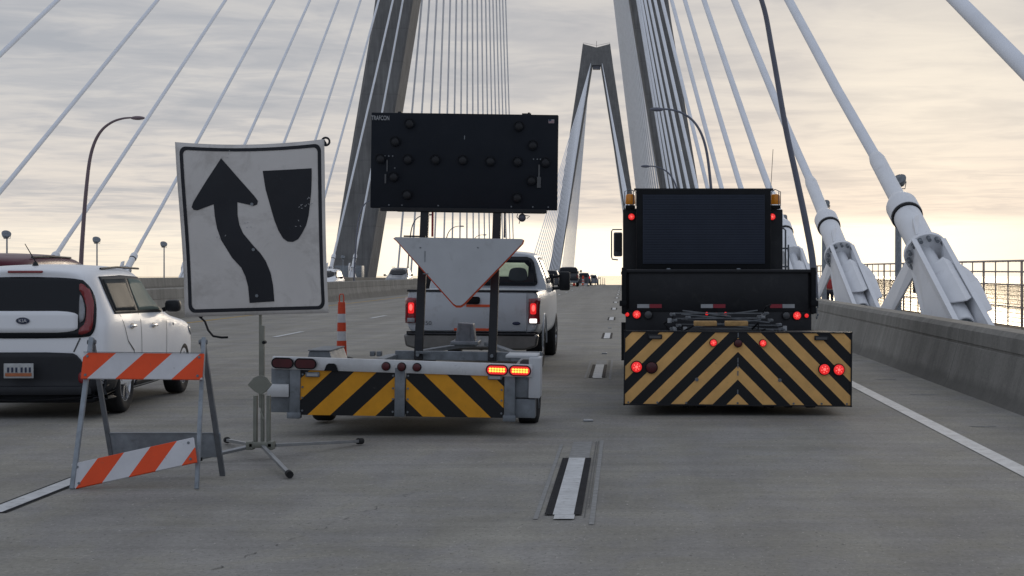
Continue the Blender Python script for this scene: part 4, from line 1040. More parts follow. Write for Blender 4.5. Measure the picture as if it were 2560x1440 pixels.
# scissor linkage folded between truck and cushion
lk = bpy.data.objects.new('folding_frame', None); COL.objects.link(lk); lk.parent = tk
def seg(a, b, r_=.014, m='strutgrey', n='strut'): return MB().bar(a, b, r_*2, r_*2.4).build(n, M[m], lk)
yy = -1.3
for a, b in (((-.60, .98), (.42, .985)), ((-.58, .92), (.45, .93)), ((-.52, .97), (.50, .88)), ((-.50, .90), (.36, 1.02)), ((-.55, .85), (.64, .845)), ((-.45, .81), (.40, .91)), ((-.52, .91), (.55, .79)), ((-.50, 1.01), (.05, .95)), ((-.3, .80), (.68, .80))):
    seg((a[0], yy-.1*random.random(), a[1]), (b[0], yy-.25, b[1]), .0065)
for x, z in ((-.62, .97), (-.60, .90), (-.55, .84), (-.62, .80), (.47, .98), (.52, .90), (.62, .85), (.64, .80), (-.44, .93), (.40, .94)):
    q = MB(); q.box((x, yy-.15, z), (.06, .10, .032), bev=.008); q.cyl((x-.02, yy-.25, z), (x-.02, yy-.1, z), .018, seg=10); q.build('pivot', M['strutgrey'], lk)
for x, z in ((-.66, .90), (-.60, .80), (.68, .81), (.43, .96), (-.48, .80)):
    MB().box((x, yy-.22, z), (.045, .02, .055), rz=.2).build('bracket_plate', M['whitetape'], lk)
q = MB(); q.tube([(.42, yy-.2, .98), (.46, yy-.25, 1.06), (.52, yy-.2, 1.085)], .010, 6); q.tube([(.30, yy-.2, .80), (.37, yy-.3, .88), (.36, yy-.3, .78), (.45, yy-.3, .80)], .012, 6); q.tube([(-.6, yy-.2, .84), (-.5, yy-.3, .78), (-.35, yy-.3, .86)], .012, 6); q.tube([(-.62, yy-.2, .94), (-.72, yy-.1, .86), (-.66, yy-.1, .78)], .012, 6); q.split('hose', M['blackmatte'], lk)
lk.location = (0, 0, .075)
for x in (-.30, .04): MB().box((x+.0, -2.55, .905), (.25, .12, .055), bev=.008).build('wood_block', M['wood'], lk)
# attenuator cushion
AT = (0.03, -2.9, .51)
pw, ph = 2.43, .785
cush = MB().box((AT[0], -2.05, .50), (2.36, 1.60, .70), bev=.02).build('crash_cushion', M['blackmatte'], tk)
M['chevT'] = stripe_mat('chevron_truck', (.76, .44, .15), (.007, .008, .010), .298, .118, 1.0, True, duty=.5)
pn = MB().box((0, 0, 0), (pw, .03, ph)).build('chevron_panel', M['chevT'], tk, loc=AT, bevel=.004); pn.rotation_euler = (0, R(.45), 0)
q = MB()
for z, dx in ((ph/2, 0), (-ph/2, 0)): q.box((0, -.003, z), (pw+.02, .05, .014))
for x in (-pw/2, pw/2): q.box((x, -.003, 0), (.014, .05, ph+.02))
q.build('panel_edge', M['black'], pn)
q = MB()
for x in (-1.17, -.86, -.55, 0, .6, .9, 1.17): q.cyl((x, -.017, -.37), (x, -.022, -.37), .012, seg=8)
for z in (.36, .09, .03, -.05, -.25): q.box((0, -.019, z), (.012, .006, .05))
q.cyl((-.44, -.017, -.12), (-.44, -.025, -.12), .02, seg=10).cyl((.45, -.017, -.12), (.45, -.025, -.12), .02, seg=10); q.split('fastener', M['galvdark'], pn)
for x, z, rr, l_ in ((-.265, .275, .036, 1), (0, .272, .040, 0), (.265, .275, .036, 1), (-1.085, .01, .056, 1), (-.925, .005, .058, 0), (.925, .0, .056, 1), (1.08, -.003, .056, 1)):
    lens(pn, 'tail_light', (x, -.015, z), rr, bool(l_))
for x in (-.89, .89):
    p_ = MB().box((x, -.028, .335), (.15, .03, .05), bev=.006).build('plate_lamp', M['black'], pn); MB().box((x, -.045, .332), (.12, .006, .026)).build('lens', M['greylens'], p_)
q = MB()
for x, w_ in ((-.55, .07), (-.38, .1), (.35, .11), (.56, .09), (.8, .11)): q.box((AT[0]+x, -2.6, .105), (w_, .3, .06), bev=.01)
q.split('skid_foot', M['blackmatte'], tk)

# ================================================================== CRASH TRAILER WITH ARROW BOARD
tl = thing('arrow_board_trailer', 'galvanised crash trailer with yellow and black striped rear panels and tall black arrow board', 'trailer', (-2.1, 14.3, zr(14.3)), 0, R(.85))
M['chevL'] = stripe_mat('chevron_trailer', (.72, .32, .016), (.007, .008, .010), .405, 0.0, .95, True, duty=.5)
# rear light bar: px 677..1327 at 266 px/m
lb = MB().box((0, -.02, .66), (2.44, .05, .12), bev=.006).build('light_bar', M['alu'], tl); lb.rotation_euler = (0, R(1.0), 0)
def oval(parent, c, lit):
    o = MB().box(c, (.185, .03, .082), bev=.0).build('tail_light', M['deadlens'] if not lit else M['redlit'], parent)
    bm = bmesh.new(); bm.free()
    me = o.data; q = MB()
    q.bm.free(); q.bm = bmesh.new()
    pts = [(c[0]+(.052 if math.cos(a) > 0 else -.052)+.041*math.cos(a), c[2]+.041*math.sin(a)) for a in [(k+.5)*math.pi/10 for k in range(20)]]
    q.poly(pts, (c[1]-.022, c[1]+.01), 'y'); n_ = q.build('x', me.materials[0]); o.data = n_.data; bpy.data.objects.remove(n_)
    q = MB(); q.tube([(p[0]+(p[0]-c[0])*.06, c[1]-.018, p[1]+(p[1]-c[2])*.1) for p in pts+pts[:1]], .007, 6); q.build('lamp_rim', M['blackmatte'], o)
    if lit:
        q = MB()
        for k in range(6):
            for j in (-1, 1): q.sph((c[0]-.064+.0256*k, c[1]-.024, c[2]+.011*j), 1, (.0125, .006, .010), 8)
        q.split('led', M['amberlit'], o)
    return o
for x, l_ in ((-1.12, 0), (-.905, 0), (.89, 1), (1.105, 1)): oval(lb, (x, -.05, .66), l_)
for x in (-.152, -.005, .138): lens(lb, 'marker_light', (x, -.045, .66), .036, False)
q = MB(); q.poly([(-.73, .60), (-.60, .60), (-.62, .655), (-.64, .67), (-.69, .67), (-.71, .655)], (-.06, -.03), 'y'); q.build('latch', M['blackmatte'], lb)
# side boxes and beam
q = MB(); q.box((-1.12, .10, .42), (.22, .18, .42), bev=.008); q.build('left_frame', M['galv'], tl)
q = MB(); q.box((-.995, -.01, .40), (.10, .06, .47), bev=.008); q.box((-1.0, -.02, .19), (.13, .08, .06), bev=.01); q.build('upright', M['galv'], tl)
q = MB(); q.box((-1.15, -.03, .42), (.20, .05, .12), bev=.006); q.build('receiver', M['alu'], tl); 
q = MB(); q.box((-.01, -.02, .42), (.095, .06, .46), bev=.006); q.build('upright', M['galv'], tl)
q = MB(); q.box((1.02, -.01, .42), (.10, .06, .50), bev=.006); q.box((1.02, -.02, .19), (.12, .08, .06), bev=.01); q.build('upright', M['galv'], tl)
q = MB(); q.box((1.16, .1, .52), (.20, .16, .28), bev=.008); q.box((1.16, .1, .28), (.2, .16, .18), bev=.008); q.build('right_frame', M['galv'], tl)
q = MB(); q.box((1.25, .15, .57), (.11, .34, .38), bev=.01); q.box((1.12, .3, .765), (.30, .5, .025), bev=.005); q.build('fender', M['boardwhite'], tl)
for sx, x0, x1 in ((-1, -.945, -.055), (1, .045, .965)):
    cx = (x0+x1)/2
    p_ = MB().box((0, 0, 0), (x1-x0, .03, .425)).build('striped_panel', M['chevL'], tl, bevel=.003)
    # geometry offset baked so that object X stays the trailer centre for the V pattern
    for v in p_.data.vertices: v.co.x += cx+.015
    p_.location = (-.015, -.01, .405)
    q = MB()
    for z in (.17, .05, -.05, -.17):
        for x in (x0+.02, x1-.02): q.cyl((x+.015, -.018, z), (x+.015, -.026, z), .010, seg=8)
    q.split('rivet', M['galvdark'], p_)
for x in (-.83, .88):
    p_ = MB().box((x, -.04, .575), (.13, .03, .045), bev=.005).build('plate_lamp', M['galv'], tl); MB().box((x, -.057, .573), (.10, .006, .025)).build('lens', M['whitetape'], p_)
q = MB(); q.box((0, .35, .38), (1.9, .5, .36), bev=.01); q.build('crush_box', M['galvdark'], tl)
# axle & wheels
for s in (-1, 1): wheel(tl, s*.98 if s < 0 else 1.12, 1.35, .33, .22, s, 'galv', 5)
MB().cyl((-1, 1.35, .33), (1, 1.35, .33), .05, seg=10).build('axle', M['galvdark'], tl)
q = MB(); q.poly([(-1.10, .60), (-1.07, .735), (-.87, .735), (-.82, .60)], (.95, 1.75), 'y'); q.build('fender', M['galv'], tl, bevel=.006)
q = MB(); q.box((-.97, 1.35, .742), (.22, .82, .010)); q.build('fender_top', M['galvdark'], tl)
# frame rails converging to the hitch
for s in (-1, 1):
    q = MB(); q.bar((s*.93, .3, .44), (s*.86, 5.1, .44), .12, .05); q.build('frame_rail', M['galv'], tl)
    q = MB(); q.bar((s*.86, 5.1, .44), (s*.10, 7.9, .47), .10, .05); q.build('drawbar', M['galv'], tl)
MB().box((0, 1.2, .30), (1.5, 1.6, .16)).build('floor_pan', M['galvdark'], tl)
for y, z, h in ((2.4, .44, .10), (5.15, .455, .115)): MB().box((0, y, z), (1.66, .10, h)).build('cross_member', M['galv'], tl, bevel=.006)
MB().box((.85, 5.12, .46), (.4, .1, .13)).build('cross_member', M['galv'], tl, bevel=.006)
for x in (-.965, -.885, .70, .78): MB().box((x, 4.2, .525), (.055, .12, .06), bev=.008).build('hinge_block', M['galvdark'], tl)
MB().box((-.46, 5.0, .50), (.18, .05, .035), bev=.004).build('lock_pin', M['galvdark'], tl)
# jack box
q = MB(); q.poly([(-.13, .55), (.15, .55), (.11, .85), (-.09, .86)], (5.6, 5.85), 'y'); q.box((.01, 5.7, .60), (.36, .5, .05)); jb = q.build('jack_box', M['galv'], tl, bevel=.012)
q = MB(); q.poly([(-.07, .62), (.09, .62), (.07, .82), (-.05, .83)], (5.58, 5.6), 'y'); q.build('jack_recess', M['galvdark'], jb)
# posts
for x, nm in ((-.525, 0), (.415, 1)):
    q = MB(); q.bar((x, 5.05, .40), (x+.0, 5.55, 2.55), .105, .09); pz = q.build('mast', M['darkmast'] if 'darkmast' in M else M['black'], tl, bevel=.006)
    MB().cyl((x, 4.96, .47), (x, 5.03, .47), .022, seg=10).build('pin', M['galv'], pz)
    q = MB(); q.bar((x+.10, 5.5, 2.42), (x+.10, 5.5, 1.98), .025, .05); q.build('actuator', M['galv' if nm else 'redtape'], pz)
# arrow board
BD = 5.5
ab = thing('arrow_board', '', ''); ab.parent = tl
del ab['label']; del ab['category']
ab.location = (-.02, BD, 2.945); ab.rotation_euler = (0, R(-.05), 0)
bd = MB().box((0, .0, .02), (2.43, .10, 1.24), bev=.012).build('board', M['board'], ab)
q = MB(); q.box((-.0, .0, -.615), (2.16, .14, .05)); q.poly([(-1.1, -.60), (1.08, -.60), (1.05, -.645), (-.86, -.645), (-1.0, -.62)], (-.05, .05), 'y'); q.split('lower_rail', M['black'], ab, bevel=.004)
sxp, syp = 2.43/468, 1/192
# lamp positions in px relative to board centre (1160,404)
LP = [(1023, 313), (988, 358), (952, 402), (1020, 402), (1089, 402), (1157, 402), (1226, 404), (1294, 404), (1363, 405), (985, 446), (1019, 490), (1296, 316), (1331, 363), (1329, 451), (1294, 494)]
for px, py in LP:
    x, z = (px-1160)/192, (404-py)/192+.02
    o_ = MB().cyl((x, -.05, z), (x, -.085, z), .062, .056, seg=20).build('lamp_housing', M['board'], ab)
    q = MB(); q.sph((x, -.085, z), 1, (.05, .016, .05), 16); q.build('lamp_lens', M['greylens2'] if 'greylens2' in M else M['black'], o_)
    q = MB(); q.tube([(x+.066*math.cos(a), -.115+.03*abs(math.cos(a)), z+.066*math.sin(a)) for a in [k*math.pi/10 for k in range(11)]], .006, 5); q.build('visor', M['blackmatte'], o_)
text('TRAFCON', .082, 'maker_lettering', M['whitetape'], ab, (-1.10+.005, -.054, .565), xs=.62, bold=.001)
fl = MB().box((1.125, -.053, .555), (.075, .004, .048)).build('flag_sticker', M['whitetape'], ab)
MB().box((1.108, -.056, .568), (.034, .003, .022)).build('flag_canton', M['blue_emblem'], fl)
q = MB()
for k in range(3): q.box((1.125, -.0555, .538+.012*k), (.072, .002, .004))
q.split('flag_stripe', M['redtape'], fl)
q = MB(); q.box((.0, -.053, .33), (.012, .006, .05)); 
for x, z in ((-1.03, .075), (-.98, .075), (-.93, .075), (-1.0, -.08), (-.9, -.08), (.90, .06), (.95, .06), (.99, .06), (-.97, -.56), (-.8, -.56), (-.33, -.56), (.62, -.56), (.9, -.56), (1.1, -.56)): q.cyl((x, -.05, z), (x, -.058, z), .010, seg=8)
q.split('bolt', M['galvdark'], ab)
q = MB(); q.box((.975, -.055, -.10), (.022, .012, .18)); q.box((.975, -.058, -.24), (.05, .02, .14)); q.split('hinge_strap', M['greylens'], ab)
q = MB(); q.box((-1.0, -.055, -.05), (.015, .01, .15)); q.box((-1.02, -.055, -.22), (.02, .01, .12)); q.split('hinge_strap', M['greylens'], ab)
q = MB(); q.sph((.76, -.0, -.70), 1, (.05, .05, .055), 12); q.tube([(.70, 0, -.65), (.69, 0, -.69), (.73, 0, -.74), (.72, 0, -.78)], .006, 5); q.tube([(.80, 0, -.67), (.86, 0, -.68), (.82, 0, -.71)], .006, 5); q.split('connector', M['redtape'] if False else M['darksteel'], ab)
q = MB(); q.box((.83, .0, .655), (.03, .03, .03)); q.box((-.85, 0, .65), (.05, .04, .018)); q.box((.80, 0, .65), (.12, .04, .016)); q.split('top_bracket', M['black'], ab)
# white triangle panel (back of an inverted triangle) on the masts
tri = [(-.82, 1.93), (.855, 1.93), (.875, 1.915), (.86, 1.87), (.10, 1.10), (.06, 1.075), (.0, 1.075), (-.04, 1.10), (-.80, 1.885), (-.84, 1.915)]
tri = [(x*.955-.045, z+.03) for x, z in tri]
tp = MB().poly(tri, (4.98, 5.01), 'y').build('triangle_panel', M['boardwhite'], tl, smooth=0)
cx_, cz_ = -.03, 1.70
q = MB(); q.poly([((x-cx_)*1.018+cx_, (z-cz_)*1.03+cz_-.012) for x, z in tri], (5.013, 5.03), 'y'); q.build('orange_backing', M['orangetape'], tp, smooth=0)
q = MB(); q.box((-.45, 4.977, 1.72), (.008, .004, .14)); q.box((-.51, 4.977, 1.83), (.02, .004, .016)); q.box((-.44, 4.977, 1.50), (.07, .004, .012)); q.box((.22, 4.977, 1.84), (.02, .004, .012), rz=.0, ry=.6); q.split('scuff', M['galvdark'], tp)
q = MB(); q.box((-.60, 5.1, 1.975), (.28, .04, .02)); q.build('clamp', M['black'], tl)

# ================================================================== KEEP LEFT SIGN ON PORTABLE STAND
sg = thing('portable_road_sign', 'white roll-up keep left sign with a black curved arrow on a folding stand', 'road sign', (-3.02, 12.6, zr(12.6)))
SS = 302.0; SD = 12.6
def s2(px, py): # image sample to the sign's own plane (metres)
    return ((px-1560)/SS+3.02, (665-py)/SS+CH)
TL, TR, BR, BL = [s2(*p) for p in ((438, 354), (812, 347), (823, 781), (464, 791))]
def bulge(u, v): return .035*math.sin(math.pi*u)*math.sin(math.pi*v)+.012*math.sin(3*math.pi*u+1)*math.sin(2*math.pi*v)-.03*max(0, .12-u)*max(0, .2-v)*20
def on(u, v):      # v = 0 top
    x = (TL[0]*(1-u)+TR[0]*u)*(1-v)+(BL[0]*(1-u)+BR[0]*u)*v
    z = (TL[1]*(1-u)+TR[1]*u)*(1-v)+(BL[1]*(1-u)+BR[1]*u)*v
    z -= .034*(1-(2*u-1)**2)*(1-v)**3*(1-.0)
    x += .012*math.sin(math.pi*v)*(1-u)-.008*math.sin(math.pi*v)*u
    return x, z
def fabric(x, z, off=0):
    u = (x-TL[0])/(TR[0]-TL[0]); v = (TL[1]-z)/(TL[1]-BL[1])
    u = min(1, max(0, u)); v = min(1, max(0, v))
    return Vector((x, -.04-bulge(u, v)-off, z))
bm = bmesh.new(); N = 28; g = []
for j in range(N+1):
    g.append([bm.verts.new(fabric(*on(i/N, j/N))) for i in range(N+1)])
for j in range(N):
    for i in range(N): bm.faces.new((g[j][i], g[j+1][i], g[j+1][i+1], g[j][i+1]))
me = bpy.data.meshes.new('sign_face'); bm.to_mesh(me); bm.free(); me.materials.append(M['signwhite'])
for p in me.polygons: p.use_smooth = True
face = bpy.data.objects.new('sign_face', me); COL.objects.link(face); face.parent = sg
sd_ = face.modifiers.new('t', 'SOLIDIFY'); sd_.thickness = .006; sd_.offset = -1
def on_face(pts, name, m, off=.004, hole=None):
    bm = bmesh.new()
    if hole:
        a = [bm.verts.new((p[0], 0, p[1])) for p in pts]; b_ = [bm.verts.new((p[0], 0, p[1])) for p in hole]; n = len(a)
        for k in range(n): bm.faces.new((a[k], a[(k+1) % n], b_[(k+1) % n], b_[k]))
    else:
        from mathutils.geometry import tessellate_polygon
        vv = [bm.verts.new((p[0], 0, p[1])) for p in pts]
        for tri_ in tessellate_polygon([[Vector((p[0], p[1], 0)) for p in pts]]):
            try: bm.faces.new([vv[i_] for i_ in tri_])
            except ValueError: pass
        bmesh.ops.recalc_face_normals(bm, faces=bm.faces[:])
    xs = [p[0] for p in pts]; zs = [p[1] for p in pts]
    for i in range(1, 24): bmesh.ops.bisect_plane(bm, geom=bm.verts[:]+bm.edges[:]+bm.faces[:], plane_co=(min(xs)+i*(max(xs)-min(xs))/24, 0, 0), plane_no=(1, 0, 0))
    for i in range(1, 24): bmesh.ops.bisect_plane(bm, geom=bm.verts[:]+bm.edges[:]+bm.faces[:], plane_co=(0, 0, min(zs)+i*(max(zs)-min(zs))/24), plane_no=(0, 0, 1))
    for v in bm.verts: v.co = fabric(v.co.x, v.co.z, off)
    if sum(f.normal.y*f.calc_area() for f in bm.faces) > 0: bmesh.ops.reverse_faces(bm, faces=bm.faces[:])
    me = bpy.data.meshes.new(name); bm.to_mesh(me); bm.free(); me.materials.append(m)
    o = bpy.data.objects.new(name, me); COL.objects.link(o); o.parent = face; return o
def rr(u0, v0, u1, v1, r_, n=6):
    P = []
    for cx, cy, a0 in ((u1-r_, v0+r_, -90), (u1-r_, v1-r_, 0), (u0+r_, v1-r_, 90), (u0+r_, v0+r_, 180)):
        for k in range(n+1): a = R(a0+90*k/n); P.append((cx+r_*math.cos(a), cy+r_*math.sin(a)))
    # densify
    out = []
    for i in range(len(P)):
        a, b_ = P[i], P[(i+1) % len(P)]; k = 8 if math.dist(a, b_) > .2 else 1
        for q_ in range(k): out.append((a[0]+(b_[0]-a[0])*q_/k, a[1]+(b_[1]-a[1])*q_/k))
    return [on(u, v) for u, v in out]
on_face(rr(.028, .022, .978, .978, .045), 'border', M['signblack'], hole=rr(.052, .042, .955, .958, .030))
arrow = [(555, 395), (600, 446), (640, 490), (649, 502), (647, 511), (638, 514), (597, 505), (598, 537), (603, 562), (612, 582), (636, 611), (655, 632), (668, 652), (679, 680), (685, 712), (688, 752), (627, 756), (624, 715), (618, 690), (608, 668), (585, 643), (572, 622), (558, 600), (547, 570), (541, 540), (538, 510), (498, 525), (488, 524), (483, 517), (487, 505), (520, 450)]
on_face([s2(*p) for p in arrow], 'arrow', M['signblack'])
shield = [(660, 427), (720, 424), (781, 420), (781, 450), (780, 480), (774, 537), (768, 562), (758, 582), (748, 597), (735, 604), (722, 603), (711, 595), (700, 576), (690, 550), (681, 518), (673, 490), (668, 473)]
on_face([s2(*p) for p in shield], 'island_symbol', M['signblack'])
q = MB()
for p in ((634, 510), (638, 623), (645, 738)):
    x, z = s2(*p); v = fabric(x, z, .004); q.cyl(v, v+Vector((0, -.008, 0)), .013, seg=12)
q.split('screw', M['galv'], sg)
random.seed(3)
q = MB()
for cx_, cy_, n in ((765, 510, 7), (755, 560, 3), (565, 385, 4), (620, 560, 4), (770, 500, 5), (560, 590, 3)):
    for k in range(n):
        x, z = s2(cx_+random.uniform(-14, 14), cy_+random.uniform(-10, 10)); v = fabric(x, z, .0055); q.box(v, (.014, .001, .004), ry=random.uniform(-1.2, 1.2))
q.split('scratch', M['whitetape'], face)
# loop at the top right corner, folded corner
x, z = s2(815, 353); q = MB(); q.tube([(x+.032*math.cos(a), -.03, z+.032*math.sin(a)) for a in [k*math.pi/8 for k in range(17)]], .009, 6); q.bar((x-.05, -.03, z-.03), (x, -.03, z), .04, .012); q.build('corner_loop', M['signblack'], sg)
# cross ribs behind
q = MB()
for a, b_ in (((445, 362), (818, 778)), ((806, 355), (470, 785))):
    pa, pb = s2(*a), s2(*b_); q.bar((pa[0], 0, pa[1]), (pb[0], 0, pb[1]), .03, .008)
q.split('cross_rib', M['galvdark'], sg)
def W(px, py): return ((px-1560)/SS+3.02, (665-py)/SS+CH)
pc = W(650, 790)[0]
q = MB(); q.box((pc-.005, .02, .93), (.022, .022, 1.0)); q.build('mast', M['olive'], sg, bevel=.003)
q = MB(); q.box((pc+.01, .02, .86), (.036, .032, .50)); kn = q.build('lower_mast', M['olive'], sg, bevel=.003)
x, z = W(659, 855); MB().cyl((x, -.02, z), (x, .04, z), .014, seg=8).build('knob', M['blackmatte'], sg)
q = MB(); q.poly([W(651, 936), W(668, 943), W(680, 960), W(665, 978), W(652, 986), W(636, 977), W(619, 961), W(634, 943)], (-.02, .0), 'y'); q.build('bracket_plate', M['olive'], sg, bevel=.003)
for px in (636, 669):
    x = W(px, 1000)[0]; MB().box((x, .02, .335), (.030, .045, .39)).build('spring_tube', M['olive'], sg, bevel=.004)
x = W(653, 1000)[0]; q = MB(); q.box((x, .03, .33), (.028, .03, .42)); q.bar((x-.01, 0, .40), (x+.02, -.01, .33), .014, .014); q.build('centre_tube', M['olive'], sg, bevel=.003)
q = MB(); q.box((.02, 0, .125), (.20, .14, .045), bev=.01); q.box((-.07, -.02, .12), (.06, .10, .07), bev=.008); q.box((.10, -.02, .12), (.05, .10, .07), bev=.008); q.build('stand_base', M['olive'], sg)
for (ex, ey, bx, by) in ((-.56, 1.1, -.05, .03), (.66, 1.02, .12, .03), (.50, -1.15, .03, -.03), (-.46, -.22-.0, -.05, -.02)):
    q = MB(); q.bar((bx, by, .115), (ex, ey, .035), .032, .026); l_ = q.build('leg', M['steel'], sg, bevel=.003)
    d = (Vector((ex, ey, .035))-Vector((bx, by, .115))).normalized()
    q = MB(); q.cyl(Vector((ex, ey, .035))-d*.04, Vector((ex, ey, .035))+d*.02, .028, seg=12); q.build('rubber_foot', M['rubber'], l_)

# ================================================================== BARRICADE
M['orW'] = stripe_mat('barricade_stripe', (.80, .078, .013), (.60, .60, .62), .41, .1125, -1.0, False, duty=.5, wear=.08)
M['orW2'] = stripe_mat('barricade_stripe_low', (.80, .078, .013), (.60, .60, .62), .39, .2375, -1.0, False, duty=.5, wear=.08)
bc = thing('barricade', 'folding barricade with orange and white striped boards, leaning on grey metal legs', 'barricade', (-3.53, 11.25, zr(11.25)))
fl_, fr_ = (-.42, -.32), (.47, -.32)
q = MB(); q.bar((-.435, -.33, 0), (-.405, -.015, 1.075), .034, .030); q.build('leg', M['galvleg'], bc, bevel=.004)
q = MB(); q.bar((.460, -.33, 0), (.425, -.015, 1.075), .030, .028); q.build('leg', M['galvleg'], bc, bevel=.004)
q = MB(); q.bar((-.36, .36, 0), (-.415, .02, 1.06), .034, .03); q.build('leg', M['galvdark'], bc, bevel=.004)
q = MB(); q.bar((.465, .36, 0), (.405, .02, 1.06), .040, .03); q.build('leg', M['galvdark'], bc, bevel=.004)
for x in (-.41, .415): MB().cyl((x-.03, 0, 1.04), (x+.03, 0, 1.04), .018, seg=10).build('hinge', M['galvdark'], bc)
ub = MB().box((0, 0, 0), (.885, .022, .195)).build('striped_board', M['orW'], bc, bevel=.004, loc=(.005, -.115, .868)); ub.rotation_euler = (R(-16), R(.5), 0)
q = MB(); q.bar((-.44, -.016, .1), (.44, -.016, .1), .004, .006); q.build('board_edge', M['galvdark'], ub)
q = MB()
for x, z in ((-.41, .07), (-.41, -.07), (.41, .07), (.41, -.07)): q.cyl((x, -.011, z), (x, -.016, z), .010, seg=8)
q.split('bolt', M['galvdark'], ub)
lo_ = MB().box((0, 0, 0), (.90, .022, .185)).build('striped_board', M['orW2'], bc, bevel=.004, loc=(.003, -.30, .182)); lo_.rotation_euler = (R(-16), R(-12.3), 0)
q = MB()
for x, z in ((-.41, .06), (-.41, -.06), (.41, .06), (.41, -.06)): q.cyl((x, -.011, z), (x, -.016, z), .010, seg=8)
q.split('bolt', M['galvdark'], lo_)
rb_ = MB().box((0, 0, 0), (.86, .02, .20)).build('rear_board', M['galvleg'], bc, bevel=.004, loc=(.045, .285, .245)); rb_.rotation_euler = (R(17), 0, 0)
MB().bar((-.42, -.012, .102), (.42, -.012, .102), .006, .01).build('board_lip', M['galv'], rb_)

# ================================================================== CHANNELISERS
def tube_cone(loc, label, h=1.07, r=.055, base=True, group=None, simple=False):
    o = thing('traffic_channeliser', label, 'traffic cone', loc, group=group)
    zb = .06
    q = MB(); q.lathe_z([(0, .20), (.045, .20), (.06, .16), (.065, .08)], 8); q.build('base', M['rubber'], o)
    seg_ = [(.06, .34, 'orange'), (.34, .50, 'whiteplastic'), (.50, .65, 'orange'), (.65, .80, 'whiteplastic'), (.80, h-.13, 'orange')]
    R_ = lambda z: r*1.35+(r*.85-r*1.35)*(z/h)
    for a, b_, m in seg_:
        q = MB(); q.lathe_z([(a+.001, R_(a)), (b_-.001, R_(b_))], 20); q.build('sleeve', M[m], o)
    if not simple:
        q = MB(); z0 = h-.13
        q.tube([(-.036, 0, z0-.01), (-.038, 0, z0+.09), (-.025, 0, z0+.135), (.025, 0, z0+.135), (.038, 0, z0+.09), (.036, 0, z0-.01)], .010, 8); q.build('handle', M['orange'], o)
    return o
tube_cone((-4.83, 26.0, zr(26)), 'orange and white channeliser post behind the crash trailer, near the keep left sign', 1.13, .068)
for i, (x, y, lb_) in enumerate(((-5.9, 180, 'nearest of the red cones at the crest, left of the line of posts'), (-5.25, 195, 'second cone at the crest, beside two white blocks'))):
    tube_cone((x, y, zr(y)), lb_, 1.4, .13, group='cones at the crest', simple=True)
for i in range(7):
    y = 178+16*i
    x = -4.2+.12*i
    o = thing('delineator_post', f'thin dark delineator post at the crest, {ORD[i]} from the cones', 'delineator post', (x, y, zr(y)), group='delineator posts at the crest')
    q = MB(); q.cyl((0, 0, 0), (0, 0, 1.25+(.2 if i < 3 else 0)), .055, .035, seg=8); q.build('post', M['darksteel'], o)
    MB().lathe_z([(0, .18), (.05, .16), (.08, .07)], 8).build('base', M['rubber'], o)
for x in (-5.6, -4.75):
    tag(MB().box((x, 190, zr(190)+.16), (.6, .3, .22), bev=.05).build('road_block', M['whiteplastic']), f'white low block on the {"left" if x < -5 else "right"} of the second crest cone', 'road block', 'white blocks at the crest')

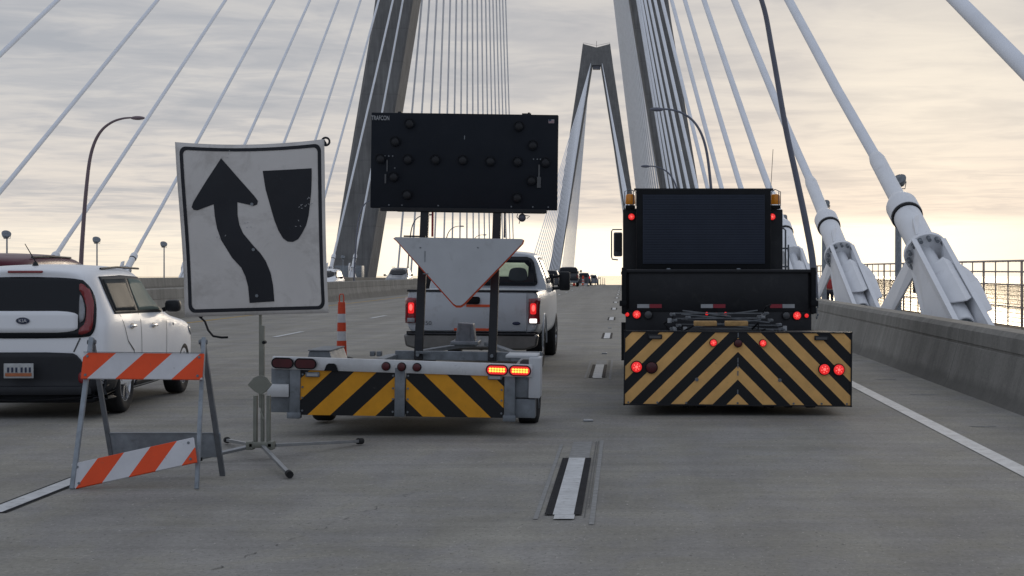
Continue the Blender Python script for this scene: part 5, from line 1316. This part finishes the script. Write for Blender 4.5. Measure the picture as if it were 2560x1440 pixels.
# ================================================================== PEOPLE ON THE FOOTPATH
def person(loc, rz, label, top, legs, stride=.18):
    J = dict(pel=(0, 0, .95), ch=(0, .0, 1.28), nk=(0, 0, 1.48), hd=(0, .015, 1.60), ht=(0, .01, 1.72),
             hl=(-.09, 0, .90), kl=(-.10, stride*.55, .50), al=(-.10, stride*.9, .09), tl=(-.11, stride*.9+.17, .03),
             hr=(.09, 0, .90), kr=(.10, -stride*.1, .49), ar=(.10, -stride*1.1, .10), tr=(.11, -stride*1.1+.17, .03),
             sl=(-.18, 0, 1.42), el=(-.23, -.06, 1.14), wl=(-.21, .06, .90), fl=(-.20, .10, .80),
             sr=(.18, 0, 1.42), er=(.23, .03, 1.14), wr=(.21, .16, .93), fr=(.20, .21, .84))
    E = [('pel', 'ch'), ('ch', 'nk'), ('nk', 'hd'), ('hd', 'ht'), ('pel', 'hl'), ('hl', 'kl'), ('kl', 'al'), ('al', 'tl'), ('pel', 'hr'), ('hr', 'kr'), ('kr', 'ar'), ('ar', 'tr'), ('ch', 'sl'), ('sl', 'el'), ('el', 'wl'), ('wl', 'fl'), ('ch', 'sr'), ('sr', 'er'), ('er', 'wr'), ('wr', 'fr')]
    Rd = dict(pel=(.15, .11), ch=(.16, .11), nk=(.058, .058), hd=(.085, .095), ht=(.06, .07), hl=(.09, .09), kl=(.06, .06), al=(.042, .045), tl=(.04, .03), sl=(.06, .055), el=(.042, .042), wl=(.03, .028), fl=(.03, .02))
    def mk(name, keys, edges, m, par, k=1.0):
        idx = {a: i for i, a in enumerate(keys)}
        me = bpy.data.meshes.new(name); me.from_pydata([J[a] for a in keys], [(idx[a], idx[b_]) for a, b_ in edges], [])
        o = bpy.data.objects.new(name, me); COL.objects.link(o)
        sk = o.modifiers.new('sk', 'SKIN'); sk.use_smooth_shade = True
        for a, i in idx.items():
            r_ = Rd.get(a) or Rd[a[:-1]+'l']; me.skin_vertices[0].data[i].radius = (r_[0]*k, r_[1]*k)
        me.skin_vertices[0].data[0].use_root = True
        ss = o.modifiers.new('s', 'SUBSURF'); ss.levels = ss.render_levels = 2
        bake(o); o.data.materials.clear(); o.data.materials.append(m)
        for p in o.data.polygons: p.use_smooth = True
        if par: o.parent = par
        return o
    body = mk('person', list(J), E, M['skin'], None)
    body.location = loc; body.rotation_euler = (0, 0, rz); tag(body, label, 'person')
    mk('jacket', ['pel', 'ch', 'nk', 'sl', 'el', 'wl', 'sr', 'er', 'wr'], [('pel', 'ch'), ('ch', 'nk'), ('ch', 'sl'), ('sl', 'el'), ('el', 'wl'), ('ch', 'sr'), ('sr', 'er'), ('er', 'wr')], top, body, 1.14)
    mk('trousers', ['pel', 'hl', 'kl', 'al', 'hr', 'kr', 'ar'], [('pel', 'hl'), ('hl', 'kl'), ('kl', 'al'), ('pel', 'hr'), ('hr', 'kr'), ('kr', 'ar')], legs, body, 1.15)
    MB().sph((0, -.005, 1.665), 1, (.085, .098, .085), 16).build('hair', M['hair'], body)
    q = MB()
    q.sph((-.11, stride*.9+.06, .04), 1, (.05, .13, .045), 12).sph((.11, -stride*1.1+.06, .045), 1, (.05, .13, .045), 12); q.split('shoe', M['blackmatte'], body)
    q = MB(); q.sph((-.032, .098, 1.625), .011, seg=8).sph((.032, .098, 1.625), .011, seg=8).split('eye', M['hair'], body)
    MB().sph((0, .108, 1.60), 1, (.013, .02, .022), 8).build('nose', M['skin'], body)
    return body
person((9.55, 70.5, zr(70)-.36), R(175), 'person in a red top walking on the footpath, seen between the cable anchors', M['shirt_red'], M['cloth_dark'])
person((10.05, 69.5, zr(70)-.36), R(190), 'person in dark clothes walking on the footpath behind the second cable anchor', M['cloth_dark'], M['cloth_dark'], .22)

# drooping black wire in front of the hatchback is the broken bonnet cable of the car beyond
q = MB(); q.tube([(-5.50+.00, 19.75, .93), (-5.43, 19.7, .88), (-5.36, 19.6, .77), (-5.27, 19.5, .70), (-5.15, 19.45, .685), (-5.06, 19.4, .69)], .014, 6)
q.sph((-5.50, 19.75, .95), 1, (.03, .03, .03), 8)
tag(q.build('loose_strap', M['blackmatte']), 'loose black strap trailing from the front of the white hatchback', 'strap')

for o in bpy.data.objects:
    if o.parent is None and o.type == 'EMPTY' and 'label' not in o: print('UNLABELLED', o.name)
